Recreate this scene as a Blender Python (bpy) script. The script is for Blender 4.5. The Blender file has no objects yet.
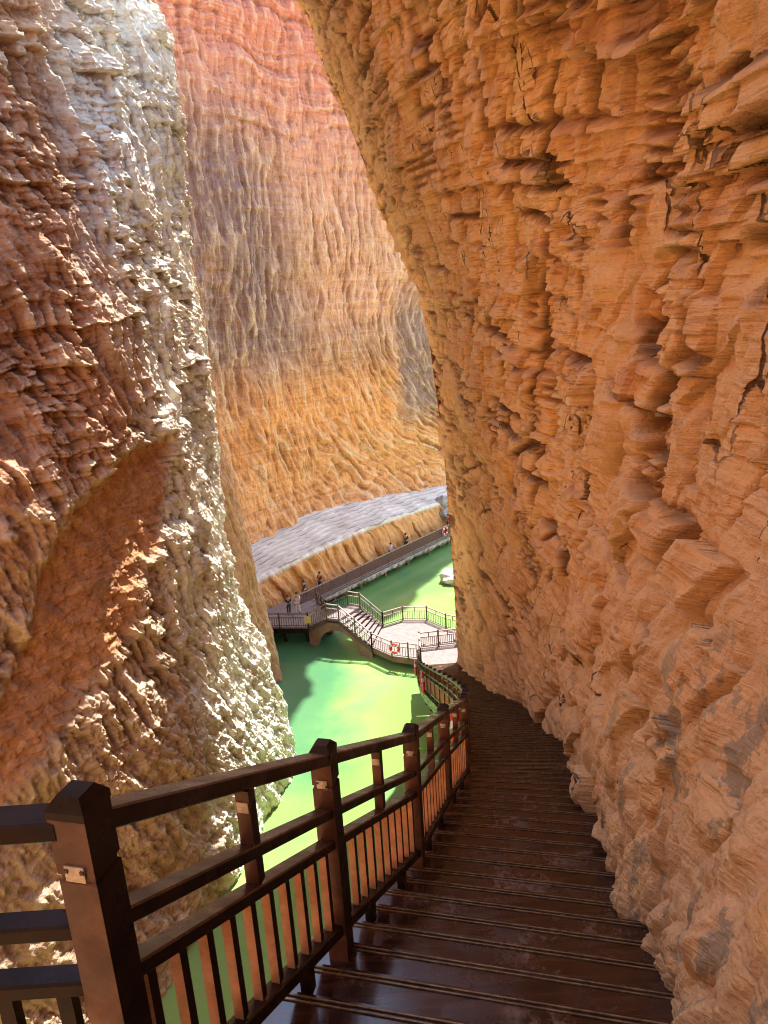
import bpy, math, random
import numpy as np

random.seed(7)
rad = math.radians
sc = bpy.context.scene
COL = sc.collection

# ------------------------------------------------------------------ helpers
def link(name, me, mat=None, parent=None):
    o = bpy.data.objects.new(name, me)
    COL.objects.link(o)
    if mat is not None:
        for m in (mat if isinstance(mat, (list, tuple)) else [mat]):
            me.materials.append(m)
    if parent is not None:
        o.parent = parent
    return o

def tag(o, label=None, cat=None, group=None, kind=None):
    if label: o['label'] = label
    if cat: o['category'] = cat
    if group: o['group'] = group
    if kind: o['kind'] = kind
    return o

def thing(name, label, cat, group=None, loc=(0, 0, 0)):
    o = bpy.data.objects.new(name, None)
    o.empty_display_size = 0.2
    o.location = loc
    COL.objects.link(o)
    return tag(o, label, cat, group)

V = lambda *a: np.array(a, dtype=float)
def unit(v):
    n = np.linalg.norm(v)
    return v / n if n > 1e-9 else v

class MB:
    """collects boxes, bars and tubes into one mesh"""
    def __init__(s):
        s.v = []; s.f = []; s.m = []
    def add(s, vs, fs, m=0):
        b = len(s.v)
        s.v += [tuple(map(float, p)) for p in vs]
        for i, f in enumerate(fs):
            s.f.append(tuple(b + k for k in f))
            s.m.append(m[i] if isinstance(m, (list, tuple)) else m)
    def bar(s, a, b, w, h, up=(0, 0, 1), m=0, plumb=False, ch=0.0, mats=None):
        """bar from a to b, w sideways, h along up; plumb keeps its ends vertical"""
        a = V(*a); b = V(*b); d = unit(b - a); up = V(*up)
        side = unit(np.cross(d, up))
        u = up if plumb else unit(np.cross(side, d))
        if ch > 0:
            prof = [(-w/2, -h/2+ch), (-w/2+ch, -h/2), (w/2-ch, -h/2), (w/2, -h/2+ch),
                    (w/2, h/2-ch), (w/2-ch, h/2), (-w/2+ch, h/2), (-w/2, h/2-ch)]
        else:
            prof = [(-w/2, -h/2), (w/2, -h/2), (w/2, h/2), (-w/2, h/2)]
        n = len(prof)
        vs = [a + side*x + u*y for x, y in prof] + [b + side*x + u*y for x, y in prof]
        fs = [(i, (i+1) % n, n+(i+1) % n, n+i) for i in range(n)]
        fs += [tuple(range(n-1, -1, -1)), tuple(range(n, 2*n))]
        if mats is not None:      # material per face of a plain bar: bottom, +side, top, -side, start, end
            s.add(vs, fs, list(mats)); return
        s.add(vs, fs, m)
    def box(s, c, sx, sy, sz, rz=0.0, m=0):
        cx, cy, cz = c; co, si = math.cos(rz), math.sin(rz)
        vs = []
        for z in (-sz/2, sz/2):
            for x, y in ((-sx/2, -sy/2), (sx/2, -sy/2), (sx/2, sy/2), (-sx/2, sy/2)):
                vs.append((cx + x*co - y*si, cy + x*si + y*co, cz + z))
        s.add(vs, [(3, 2, 1, 0), (4, 5, 6, 7), (0, 1, 5, 4), (1, 2, 6, 5), (2, 3, 7, 6), (3, 0, 4, 7)], m)
    def tube(s, pts, r, n=8, m=0, cap=True):
        pts = [V(*p) for p in pts]
        rs = r if isinstance(r, (list, tuple)) else [r]*len(pts)
        vs = []
        for i, p in enumerate(pts):
            d = unit(pts[min(i+1, len(pts)-1)] - pts[max(i-1, 0)])
            ref = V(0, 0, 1) if abs(d[2]) < .9 else V(1, 0, 0)
            a = unit(np.cross(d, ref)); b = np.cross(d, a)
            for k in range(n):
                t = 2*math.pi*k/n
                vs.append(p + rs[i]*(math.cos(t)*a + math.sin(t)*b))
        fs = []
        for i in range(len(pts)-1):
            for k in range(n):
                fs.append((i*n+k, i*n+(k+1) % n, (i+1)*n+(k+1) % n, (i+1)*n+k))
        if cap:
            fs.append(tuple(range(n-1, -1, -1)))
            fs.append(tuple((len(pts)-1)*n + k for k in range(n)))
        s.add(vs, fs, m)
    def prism(s, poly, z0, z1, m=0):
        n = len(poly)
        z0s = z0 if isinstance(z0, (list, tuple)) else [z0]*n
        z1s = z1 if isinstance(z1, (list, tuple)) else [z1]*n
        vs = [(p[0], p[1], z) for p, z in zip(poly, z0s)] + [(p[0], p[1], z) for p, z in zip(poly, z1s)]
        fs = [(i, (i+1) % n, n+(i+1) % n, n+i) for i in range(n)]
        fs += [tuple(range(n-1, -1, -1)), tuple(range(n, 2*n))]
        s.add(vs, fs, m)
    def build(s, name, mat, parent=None, smooth=False):
        me = bpy.data.meshes.new(name)
        me.from_pydata(s.v, [], s.f)
        me.polygons.foreach_set('material_index', s.m)
        if smooth:
            me.polygons.foreach_set('use_smooth', [True]*len(me.polygons))
        me.update()
        return link(name, me, mat, parent)

# ------------------------------------------------------------------ numpy noise
def hsh(ix, iy, seed):
    with np.errstate(over='ignore'):
        h = (ix.astype(np.int64).astype(np.uint32) * np.uint32(374761393)
             + iy.astype(np.int64).astype(np.uint32) * np.uint32(668265263)
             + np.uint32((seed * 2246822519 + 97) & 0xffffffff))
        h ^= h >> np.uint32(13); h *= np.uint32(1274126177)
        h ^= h >> np.uint32(16); h *= np.uint32(2654435761)
        h ^= h >> np.uint32(15)
    return h.astype(np.float32) / np.float32(4294967296.0)

def gn(x, y, seed=0):
    """gradient noise, about -1..1"""
    ix = np.floor(x); iy = np.floor(y)
    fx = (x - ix).astype(np.float32); fy = (y - iy).astype(np.float32)
    u = fx*fx*fx*(fx*(fx*6-15)+10); v = fy*fy*fy*(fy*(fy*6-15)+10)
    def g(dx, dy):
        a = hsh(ix+dx, iy+dy, seed) * np.float32(2*math.pi)
        return np.cos(a)*(fx-dx) + np.sin(a)*(fy-dy)
    a = g(0, 0); b = g(1, 0); c = g(0, 1); d = g(1, 1)
    return ((a + u*(b-a)) * (1-v) + (c + u*(d-c)) * v) * 1.5

def fbm(x, y, o=4, seed=0, gain=.5, lac=2.03):
    r = 0; a = 1.0; t = 0
    for k in range(o):
        r = r + a*gn(x, y, seed+k*17); t += a
        x = x*lac + 11.3; y = y*lac - 7.1; a *= gain
    return r/t

def ridged(x, y, o=4, seed=0, gain=.5):
    r = 0; a = 1.0; t = 0
    for k in range(o):
        n = 1 - np.abs(gn(x, y, seed+k*13))*1.4
        r = r + a*n; t += a
        x = x*2.1 + 3.3; y = y*2.1 + 9.1; a *= gain
    return r/t

def worley(x, y, seed=0, jit=.9):
    """F1, F2, cell random (3 of them), offset from the cell's point"""
    ix = np.floor(x); iy = np.floor(y)
    f1 = np.full(x.shape, 9., np.float32); f2 = f1.copy()
    r = np.zeros(x.shape, np.float32); r2 = r.copy(); r3 = r.copy(); ox = r.copy(); oy = r.copy()
    for dx in (-1, 0, 1):
        for dy in (-1, 0, 1):
            cx = ix+dx; cy = iy+dy
            px = cx + .5 + jit*(hsh(cx, cy, seed)-.5); py = cy + .5 + jit*(hsh(cx, cy, seed+1)-.5)
            ddx = (x-px).astype(np.float32); ddy = (y-py).astype(np.float32)
            d = np.sqrt(ddx*ddx + ddy*ddy)
            new = d < f1
            f2 = np.where(new, f1, np.minimum(f2, d)); f1 = np.where(new, d, f1)
            h = hsh(cx, cy, seed+2); h2 = hsh(cx, cy, seed+3); h3 = hsh(cx, cy, seed+4)
            r = np.where(new, h, r); r2 = np.where(new, h2, r2); r3 = np.where(new, h3, r3)
            ox = np.where(new, ddx, ox); oy = np.where(new, ddy, oy)
    return f1, f2, r, r2, r3, ox, oy

def cells1(x, seed, row=None, jit=.8):
    """jittered 1-D cells: random value, edge distance, offset from the cell's middle (all per cell width)"""
    i = np.floor(x)
    row = np.zeros_like(x) if row is None else row
    best = np.full(x.shape, 9., np.float32); sec = best.copy(); idx = np.zeros(x.shape, np.float32); off = best.copy()
    for d in (-1, 0, 1):
        c = i + d
        p = c + .5 + jit*(hsh(c, row, seed)-.5)
        dd = (x-p).astype(np.float32); ad = np.abs(dd); n = ad < best
        sec = np.where(n, best, np.minimum(sec, ad)); best = np.where(n, ad, best)
        idx = np.where(n, c, idx); off = np.where(n, dd, off)
    return idx, (sec-best)*.5, off

def bricks(x, z, w, h, seed, amp, tilt):
    """beds cut by joints: relief in metres, edge distance in metres, block random, bed offset"""
    rz, ez, oz = cells1(z/h, seed)
    rw = w*(.6+.8*hsh(rz, rz*0, seed+5))
    rx, ex, ox = cells1(x/rw, seed+1, rz)
    a = hsh(rx, rz, seed+2); b = hsh(rx, rz, seed+3); c = hsh(rx, rz, seed+4)
    rel = (a-.5)*2*amp + ox*w*tilt*(b-.35) - oz*h*tilt*(.2+.8*c)
    return rel, np.minimum(ex*rw, ez*h), a, oz

def sstep(a, b, x):
    t = np.clip((x-a)/(b-a), 0, 1)
    return t*t*(3-2*t)

def smooth1(a, n, axis):
    """box smoothing, edges held"""
    if n < 2: return a
    for _ in range(2):
        p = [(0, 0)]*a.ndim; p[axis] = (n, n)
        q = np.pad(a, p, mode='edge')
        q = np.pad(q, [(1, 0) if i == axis else (0, 0) for i in range(a.ndim)], mode='constant')
        c = np.cumsum(q, axis=axis)
        w = 2*n+1
        hi = np.take(c, range(w, c.shape[axis]), axis=axis); lo = np.take(c, range(0, c.shape[axis]-w), axis=axis)
        a = (hi-lo)/w
    return a

def grid_normals(P):
    du = np.gradient(P, axis=0); dv = np.gradient(P, axis=1)
    n = np.cross(du, dv)
    return n/np.maximum(np.linalg.norm(n, axis=2, keepdims=True), 1e-9)

def grid_mesh(name, P, attrs, mat, flip=False):
    nu, nv = P.shape[:2]
    me = bpy.data.meshes.new(name)
    idx = np.arange(nu*nv, dtype=np.int32).reshape(nu, nv)
    q = np.stack([idx[:-1, :-1], idx[1:, :-1], idx[1:, 1:], idx[:-1, 1:]], -1)
    if flip: q = q[..., ::-1]
    q = q.reshape(-1, 4); nf = len(q)
    me.vertices.add(nu*nv); me.vertices.foreach_set('co', P.reshape(-1).astype(np.float32))
    me.loops.add(nf*4); me.loops.foreach_set('vertex_index', np.ascontiguousarray(q.reshape(-1)).astype(np.int32))
    me.polygons.add(nf)
    me.polygons.foreach_set('loop_start', np.arange(0, nf*4, 4, dtype=np.int32))
    me.polygons.foreach_set('use_smooth', np.ones(nf, bool))
    me.update(calc_edges=True)
    for k, a in attrs.items():
        at = me.attributes.new(k, 'FLOAT', 'POINT')
        at.data.foreach_set('value', np.broadcast_to(a, (nu, nv)).reshape(-1).astype(np.float32))
    me.validate()
    return link(name, me, mat)

# ------------------------------------------------------------------ node helper
class NT:
    def __init__(s, name):
        s.m = bpy.data.materials.new(name); s.m.use_nodes = True
        s.t = s.m.node_tree; s.n = s.t.nodes; s.l = s.t.links
        s.b = s.n['Principled BSDF']
        s._co = None
    def new(s, typ, **kw):
        n = s.n.new(typ)
        for k, v in kw.items(): setattr(n, k, v)
        return n
    def put(s, sock, v):
        if hasattr(v, 'is_output'): s.l.new(v, sock)
        else:
            if isinstance(v, (tuple, list)) and len(v) == 3 and sock.type == 'RGBA': v = (*v, 1)
            sock.default_value = v
    def co(s):
        if s._co is None: s._co = s.new('ShaderNodeTexCoord').outputs['Object']
        return s._co
    def mapping(s, scale=(1, 1, 1), rot=(0, 0, 0), loc=(0, 0, 0), vec=None):
        n = s.new('ShaderNodeMapping')
        s.put(n.inputs['Vector'], vec if vec is not None else s.co())
        n.inputs['Scale'].default_value = scale; n.inputs['Rotation'].default_value = rot
        n.inputs['Location'].default_value = loc
        return n.outputs[0]
    def noise(s, scale=1, detail=4, rough=.55, vec=None, dist=0):
        n = s.new('ShaderNodeTexNoise')
        s.put(n.inputs['Vector'], vec if vec is not None else s.co())
        n.inputs['Scale'].default_value = scale; n.inputs['Detail'].default_value = detail
        n.inputs['Roughness'].default_value = rough; n.inputs['Distortion'].default_value = dist
        return n.outputs['Fac']
    def attr(s, name):
        return s.new('ShaderNodeAttribute', attribute_name=name).outputs['Fac']
    def math(s, op, a, b=0.0, clamp=False):
        n = s.new('ShaderNodeMath', operation=op); n.use_clamp = clamp
        s.put(n.inputs[0], a); s.put(n.inputs[1], b)
        return n.outputs[0]
    def step(s, x, lo, hi, a=0.0, b=1.0):
        n = s.new('ShaderNodeMapRange', interpolation_type='SMOOTHSTEP')
        s.put(n.inputs[0], x)
        for i, v in enumerate((lo, hi, a, b)): s.put(n.inputs[i+1], v)
        return n.outputs[0]
    def mix(s, f, a, b, mode='MIX'):
        n = s.new('ShaderNodeMix', data_type='RGBA', blend_type=mode)
        s.put(n.inputs[0], f); s.put(n.inputs[6], a); s.put(n.inputs[7], b)
        return n.outputs[2]
    def ramp(s, x, stops):
        n = s.new('ShaderNodeValToRGB'); e = n.color_ramp.elements
        while len(e) < len(stops): e.new(.5)
        for el, (p, c) in zip(e, stops):
            el.position = p; el.color = (*c, 1)
        s.put(n.inputs[0], x)
        return n.outputs[0]
    def sep(s, vec=None):
        n = s.new('ShaderNodeSeparateXYZ'); s.put(n.inputs[0], vec if vec is not None else s.co())
        return n.outputs
    def bump(s, h, strength=.5, dist=.02, normal=None):
        n = s.new('ShaderNodeBump'); n.inputs['Strength'].default_value = strength
        n.inputs['Distance'].default_value = dist
        s.put(n.inputs['Height'], h)
        if normal is not None: s.put(n.inputs['Normal'], normal)
        return n.outputs[0]
    def set(s, **kw):
        for k, v in kw.items():
            s.put(s.b.inputs[k.replace('_', ' ')], v)
        return s.m

# ------------------------------------------------------------------ materials
def mat_cliff_right():
    t = NT('orange_sandstone')
    z = t.sep()[2]
    warp = t.noise(.7, 3)
    base = t.ramp(t.noise(.9, 6, .6), [(.25, (.72, .32, .105)), (.5, (.87, .455, .165)), (.72, (.94, .61, .29))])
    # thin bedding lines
    bed = t.noise(1, 5, .7, t.mapping((1.6, 1.6, 34), vec=None))
    base = t.mix(t.step(bed, .40, .50, .62, 0), base, (.42, .175, .065))
    bed2 = t.noise(1, 3, .6, t.mapping((.8, .8, 9)))
    base = t.mix(t.step(bed2, .55, .72, 0, .55), base, (.82, .46, .22))
    blk = t.attr('blk')
    base = t.mix(t.step(blk, .62, .95, 0, .7), base, (.52, .22, .105))
    base = t.mix(t.step(blk, .36, 0.05, 0, .65), base, (.92, .60, .28))
    # dried mud
    mud = t.math('MULTIPLY', t.attr('mud'), t.step(t.noise(3.2, 5, .65), .34, .5))
    mudc = t.mix(t.noise(2.5, 5), (.72, .39, .17), (.88, .54, .27))
    base = t.mix(t.math('MULTIPLY', mud, .88), base, mudc)
    # grey flaking patches low on the wall
    gn_ = t.noise(1.0, 7, .68, t.mapping((2.2, 2.2, .75), rot=(0.25, 0, 0)))
    gr = t.math('MULTIPLY', t.attr('low'), t.step(gn_, .535, .57))
    base = t.mix(t.math('MULTIPLY', gr, .85), base, t.mix(t.noise(9, 4), (.30, .22, .13), (.44, .33, .20)))
    base = t.mix(t.step(t.noise(.35, 4), .5, .75, 0, .35), base, (.42, .2, .09))
    dv = t.new('ShaderNodeVectorMath', operation='MULTIPLY_ADD')
    nv = t.new('ShaderNodeTexNoise'); nv.inputs['Scale'].default_value = 3.5; nv.inputs['Detail'].default_value = 5
    t.put(nv.inputs['Vector'], t.co())
    t.put(dv.inputs[0], nv.outputs['Color']); dv.inputs[1].default_value = (.16, .16, .16); t.put(dv.inputs[2], t.co())
    vo = t.new('ShaderNodeTexVoronoi', feature='DISTANCE_TO_EDGE'); vo.inputs['Scale'].default_value = 1.0
    t.put(vo.inputs['Vector'], t.mapping((1.5, 1.5, .72), rot=(rad(-26), 0, 0), vec=dv.outputs[0]))
    gate = t.step(t.noise(.9, 3), .52, .60)
    ck = t.math('MULTIPLY', t.step(vo.outputs['Distance'], .017, .005), gate)
    ck = t.math('MULTIPLY', ck, t.math('SUBTRACT', 1.0, t.math('MULTIPLY', t.attr('low'), .8)))
    base = t.mix(t.math('MULTIPLY', ck, .9), base, (.05, .02, .01))
    base = t.mix(t.math('MULTIPLY', t.attr('crk'), .85), base, (.07, .03, .014))
    base = t.mix(t.step(t.attr('cav_shade'), .5, .1, 0, .45), base, (.34, .14, .06))  # shade of the hollows painted into the rock colour
    base = t.mix(t.step(t.attr('cav_shade'), .55, .95, 0, .35), base, (.92, .62, .33))  # raised parts painted lighter, as if catching light
    h = t.math('ADD', t.math('MULTIPLY', bed, .9), t.noise(14, 6, .65))
    h = t.math('SUBTRACT', h, t.math('MULTIPLY', ck, 1.2))
    h = t.math('ADD', h, t.math('MULTIPLY', t.noise(60, 3, .6), .35))
    spk = t.noise(34, 4, .7)
    base = t.mix(t.step(spk, .40, .26, 0, .5), base, (.34, .14, .055))
    base = t.mix(t.step(spk, .60, .76, 0, .45), base, (.92, .64, .36))
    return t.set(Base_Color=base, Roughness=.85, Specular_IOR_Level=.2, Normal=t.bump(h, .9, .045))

def mat_cliff_left():
    t = NT('weathered_sandstone')
    z = t.sep()[2]
    base = t.ramp(t.noise(.45, 6, .6), [(.28, (.31, .14, .065)), (.5, (.46, .23, .115)), (.72, (.60, .35, .19))])
    grey = t.ramp(t.noise(1.3, 6, .6), [(.3, (.36, .26, .17)), (.55, (.56, .43, .28)), (.75, (.70, .58, .42))])
    lowz = t.step(t.math('ADD', z, t.math('MULTIPLY', t.noise(.25, 3), 10)), 2.0, -6.0)
    base = t.mix(t.math('MULTIPLY', lowz, .75), base, grey)
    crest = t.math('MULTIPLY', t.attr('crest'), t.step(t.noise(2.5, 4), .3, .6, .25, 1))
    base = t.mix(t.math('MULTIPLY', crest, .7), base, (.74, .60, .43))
    base = t.mix(t.math('MULTIPLY', t.attr('pale'), t.step(t.noise(1.6, 5, .6), .3, .55, .35, .95)), base, (.90, .88, .74))  # brightness of the sunlit edge painted in as a pale band
    base = t.mix(t.math('MULTIPLY', t.attr('pit'), .7), base, (.15, .06, .028))  # pits painted darker to stand in for their shade
    base = t.mix(t.step(t.attr('cav_shade'), .48, .08, 0, .6), base, (.17, .085, .045))  # painted shading from relief: hollows darker, crests lighter on the next line
    base = t.mix(t.step(t.attr('cav_shade'), .55, .95, 0, .45), base, (.78, .62, .44))
    sm = t.ramp(t.noise(2.2, 7, .68), [(.3, (.34, .16, .07)), (.5, (.52, .26, .115)), (.7, (.68, .40, .20))])
    sm = t.mix(t.step(t.noise(.7, 5), .56, .7, 0, .6), sm, (.22, .13, .07))
    base = t.mix(t.attr('rec'), base, sm)
    h = t.math('ADD', t.noise(5, 7, .68), t.math('MULTIPLY', t.noise(1, 4, .6, t.mapping((1.5, 1.5, 14))), .5))
    return t.set(Base_Color=base, Roughness=.88, Specular_IOR_Level=.2, Normal=t.bump(h, .9, .14))

def mat_cliff_far():
    t = NT('banded_sandstone')
    z = t.sep()[2]
    w = t.math('ADD', z, t.math('MULTIPLY', t.math('SUBTRACT', t.noise(.12, 5), .5), 9))
    f = t.step(w, -20, 24)
    n = t.new('ShaderNodeMapRange'); t.put(n.inputs[0], w)
    n.inputs[1].default_value = -20; n.inputs[2].default_value = 24
    base = t.ramp(n.outputs[0], [(.0, (.84, .40, .15)), (.27, (.85, .38, .125)), (.40, (.78, .40, .19)), (.56, (.68, .39, .22)),
                                 (.70, (.66, .33, .20)), (.84, (.62, .26, .17)), (1.0, (.64, .22, .14))])
    st = t.noise(1, 6, .6, t.mapping((.22, .22, .07)))
    stain = t.math('MULTIPLY', t.attr('stain'), t.step(st, .27, .48))
    base = t.mix(t.math('MULTIPLY', stain, .85), base, t.mix(t.noise(.9, 4), (.15, .12, .12), (.28, .215, .19)))
    bed = t.noise(1, 5, .65, t.mapping((.08, .08, 2.2)))
    base = t.mix(t.step(bed, .35, .5, .35, 0), base, (.36, .17, .12))
    base = t.mix(t.step(bed, .56, .7, 0, .3), base, (.76, .52, .34))
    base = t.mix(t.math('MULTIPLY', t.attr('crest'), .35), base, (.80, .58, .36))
    base = t.mix(t.math('MULTIPLY', t.attr('pit'), .6), base, (.20, .09, .045))  # dark shading lines painted between the flutes
    base = t.mix(t.step(t.attr('cav_shade'), .48, .1, 0, .55), base, (.22, .10, .06))  # shade in the recesses put into the colour, lighter crests follow
    base = t.mix(t.step(t.attr('cav_shade'), .55, .92, 0, .4), base, (.86, .64, .42))
    vs_ = t.noise(1, 6, .7, t.mapping((1.8, 1.8, .22)))
    base = t.mix(t.step(vs_, .44, .30, 0, .5), base, (.30, .15, .10))
    base = t.mix(t.step(vs_, .56, .70, 0, .35), base, (.90, .66, .42))
    h = t.math('ADD', t.noise(1.6, 7, .65), t.math('MULTIPLY', bed, .8))
    return t.set(Base_Color=base, Roughness=.9, Specular_IOR_Level=.15, Normal=t.bump(t.math('ADD', h, t.noise(1, 6, .65, t.mapping((1.6, 1.6, .35)))), .9, .4))

def mat_ledge():
    t = NT('grey_ledge_rock')
    top = t.attr('top')
    g = t.ramp(t.noise(.8, 6, .6, t.mapping((.8, .8, 3))), [(.3, (.50, .45, .37)), (.55, (.66, .61, .51)), (.75, (.80, .75, .65))])
    o = t.ramp(t.noise(.7, 6, .6), [(.3, (.46, .21, .07)), (.55, (.60, .30, .10)), (.75, (.68, .38, .16))])
    base = t.mix(top, o, g)
    base = t.mix(t.math('MULTIPLY', t.attr('pit'), .75), base, (.14, .07, .04))
    h = t.noise(2.2, 7, .65)
    return t.set(Base_Color=base, Roughness=.8, Specular_IOR_Level=.3, Normal=t.bump(h, .5, .12))

def mat_water():
    t = NT('green_lake_water')
    n1 = t.noise(.10, 3, .5, dist=.4)
    base = t.mix(t.step(n1, .38, .62), (.155, .30, .07), (.205, .355, .10))
    base = t.mix(t.step(t.noise(.16, 4, .55, t.mapping(loc=(7, 3, 0))), .50, .66, 0, .65), base, (.10, .23, .105))
    x_, y_, _ = t.sep()
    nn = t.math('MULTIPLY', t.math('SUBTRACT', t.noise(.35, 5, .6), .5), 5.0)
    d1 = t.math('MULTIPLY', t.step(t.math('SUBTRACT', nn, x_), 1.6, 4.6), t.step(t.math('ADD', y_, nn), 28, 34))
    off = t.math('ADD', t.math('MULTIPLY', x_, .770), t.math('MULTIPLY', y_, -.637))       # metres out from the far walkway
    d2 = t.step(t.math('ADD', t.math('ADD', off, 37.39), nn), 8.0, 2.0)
    pond_shade = t.math('MAXIMUM', d1, t.math('MULTIPLY', d2, .4))  # mask of the pond's shaded areas, left shore and along the walkway
    base = t.mix(t.step(t.math('ADD', y_, nn), 27, 21), base, (.24, .40, .12))  # near water painted lighter, standing in for sunlight on it
    base = t.mix(t.math('MULTIPLY', pond_shade, .8), base, t.mix(t.noise(.5, 4), (.025, .105, .065), (.05, .17, .08)))  # dark teal paints the shade into the water colour
    h = t.math('ADD', t.noise(1, 4, .55, t.mapping((1.6, 1.1, 1))), t.math('MULTIPLY', t.noise(6, 2), .25))
    return t.set(Base_Color=base, Roughness=.10, IOR=1.33, Normal=t.bump(h, .16, .05))

def mat_wood(name, a, b, c, rough, spec=.5, wear=.25, coat=0.0, axis=None):
    t = NT(name)
    gr = t.noise(1, 6, .65, t.mapping((9, 9, 9)))
    gr2 = t.noise(2.4, 4, .6)
    base = t.mix(t.step(gr, .35, .65), a, b)
    base = t.mix(t.math('MULTIPLY', t.step(gr2, .58, .72), wear), base, c)
    r = t.step(t.noise(5, 5, .6), .3, .75, rough*.7, min(1, rough*1.6))
    m = t.set(Base_Color=base, Roughness=r, Specular_IOR_Level=spec, Normal=t.bump(t.noise(30, 5, .6), .15, .004))
    t.b.inputs['Coat Weight'].default_value = coat
    t.b.inputs['Coat Roughness'].default_value = .12
    return m

def mat_tread():
    """dark lacquered tread with scuffs along the boards"""
    t = NT('lacquered_tread_wood')
    g = t.noise(1, 6, .65, t.mapping((1.2, 26, 26), rot=(0, 0, rad(-14))))
    base = t.mix(t.step(g, .35, .65), (.018, .006, .004), (.054, .020, .011))
    sc_ = t.math('MULTIPLY', t.step(t.noise(2.2, 6, .7), .55, .66), t.step(t.noise(22, 3, .6), .42, .6))
    base = t.mix(t.math('MULTIPLY', sc_, .65), base, (.20, .10, .055))
    r = t.step(t.noise(3.0, 5, .65), .3, .7, .10, .34)
    r = t.math('ADD', r, t.math('MULTIPLY', sc_, .3))
    dust = t.math('MULTIPLY', t.step(t.noise(1.1, 6, .7), .50, .72), t.step(t.noise(40, 3, .6), .35, .6))
    base = t.mix(t.math('MULTIPLY', dust, .22), base, (.36, .20, .11))
    r = t.math('ADD', r, t.math('MULTIPLY', dust, .2))
    t.b.inputs['Coat Weight'].default_value = .45; t.b.inputs['Coat Roughness'].default_value = .10
    return t.set(Base_Color=base, Roughness=r, Specular_IOR_Level=.55,
                 Normal=t.bump(t.math('ADD', t.noise(7, 4), g), .12, .006))

def mat_plain(name, c, rough=.5, metal=0.0, var=.25, scale=12):
    t = NT(name)
    d = tuple(x*(1-var) for x in c)
    base = t.mix(t.step(t.noise(scale, 5, .6), .35, .65), d, c)
    m = t.set(Base_Color=base, Roughness=rough)
    t.b.inputs['Metallic'].default_value = metal
    return m

M = dict(
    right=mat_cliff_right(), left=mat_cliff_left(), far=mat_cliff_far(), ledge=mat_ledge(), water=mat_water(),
    wood=mat_wood('dark_lacquered_wood', (.009, .0045, .0035), (.022, .010, .007), (.05, .025, .016), .34, .16, .25),
    pale=mat_wood('lit_baluster_wood', (.42, .20, .10), (.60, .31, .17), (.26, .12, .06), .55, .3, .5),  # lit tone painted on the uphill faces of the balusters
    toprail=mat_wood('worn_rail_wood', (.035, .016, .011), (.085, .042, .027), (.24, .15, .10), .30, .32, .5),
    tread=mat_tread(),
    brass=mat_plain('brass_nosing', (.30, .20, .10), .45, .55, .5, 20),
    bracket=mat_plain('bracket_steel', (.62, .56, .48), .45, .6, .3, 60),
    bolt=mat_plain('bolt_dark', (.08, .06, .05), .5, .5),
    deck=mat_plain('pale_deck_boards', (.20, .15, .14), .7, 0, .3, 3.5),
    farwood=mat_plain('brown_rail_wood', (.12, .062, .045), .5, 0, .35, 6),
    fartop=mat_plain('weathered_rail_top', (.30, .225, .19), .5, 0, .3, 6),
    mesh=mat_plain('mesh_panel_brown', (.20, .105, .085), .6, 0, .3, 8),
    sand=mat_plain('orange_sand', (.55, .28, .12), .95, 0, .25, .4),
    concrete=mat_plain('stained_concrete', (.24, .14, .08), .85, 0, .35, 1.2),
    red=mat_plain('buoy_red', (.70, .035, .02), .45, 0, .2, 8),
    white=mat_plain('buoy_white', (.80, .78, .74), .5, 0, .15, 8),
    yellow=mat_plain('sign_yellow', (.72, .52, .16), .5, 0, .2, 8),
    skin=mat_plain('skin', (.55, .33, .23), .6, 0, .1), hair=mat_plain('hair_black', (.015, .012, .010), .6, 0, .2),
    shoe=mat_plain('shoe_dark', (.05, .04, .04), .6, 0, .2),
)

# ------------------------------------------------------------------ camera (eye at the origin)
F_PX, PITCH, ROLL = 744.0, rad(15.74), rad(-3.58)
from mathutils import Matrix, Vector
fw = Vector((0, math.cos(PITCH), -math.sin(PITCH))); up0 = Vector((0, math.sin(PITCH), math.cos(PITCH))); ri0 = Vector((1, 0, 0))
ri = ri0*math.cos(ROLL) + up0*math.sin(ROLL); up = -ri0*math.sin(ROLL) + up0*math.cos(ROLL)
cam = bpy.data.cameras.new('camera'); camo = bpy.data.objects.new('camera', cam); COL.objects.link(camo)
camo.matrix_world = Matrix(((ri.x, up.x, -fw.x, 0), (ri.y, up.y, -fw.y, 0), (ri.z, up.z, -fw.z, 0), (0, 0, 0, 1)))
cam.sensor_fit = 'VERTICAL'; cam.sensor_height = 36; cam.lens = 36*F_PX/1024
cam.clip_start = .05; cam.clip_end = 1000
sc.camera = camo

# ------------------------------------------------------------------ light
SUN_EL, SUN_AZ = rad(63), rad(23)          # azimuth from +Y towards +X
sd = Vector((math.cos(SUN_EL)*math.sin(SUN_AZ), math.cos(SUN_EL)*math.cos(SUN_AZ), math.sin(SUN_EL)))
sl = bpy.data.lights.new('sun', 'SUN'); sl.energy = 16.0; sl.angle = rad(.5); sl.color = (1, .96, .88)
so = bpy.data.objects.new('sun', sl); COL.objects.link(so)
so.rotation_euler = sd.to_track_quat('Z', 'Y').to_euler(); so.location = (5, 10, 40)
w = bpy.data.worlds.new('World'); sc.world = w; w.use_nodes = True
wn = w.node_tree.nodes; wl = w.node_tree.links
sky = wn.new('ShaderNodeTexSky'); sky.sky_type = 'NISHITA'; sky.sun_disc = False
sky.sun_elevation = SUN_EL; sky.sun_rotation = SUN_AZ; sky.air_density = 1.0; sky.dust_density = .4; sky.ozone_density = 1.0
hz = wn.new('ShaderNodeMix'); hz.data_type = 'RGBA'; hz.blend_type = 'MULTIPLY'; hz.inputs[0].default_value = 1
hz.inputs[7].default_value = (5.0, 4.6, 4.35, 1)          # hazy, warm noon sky
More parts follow.
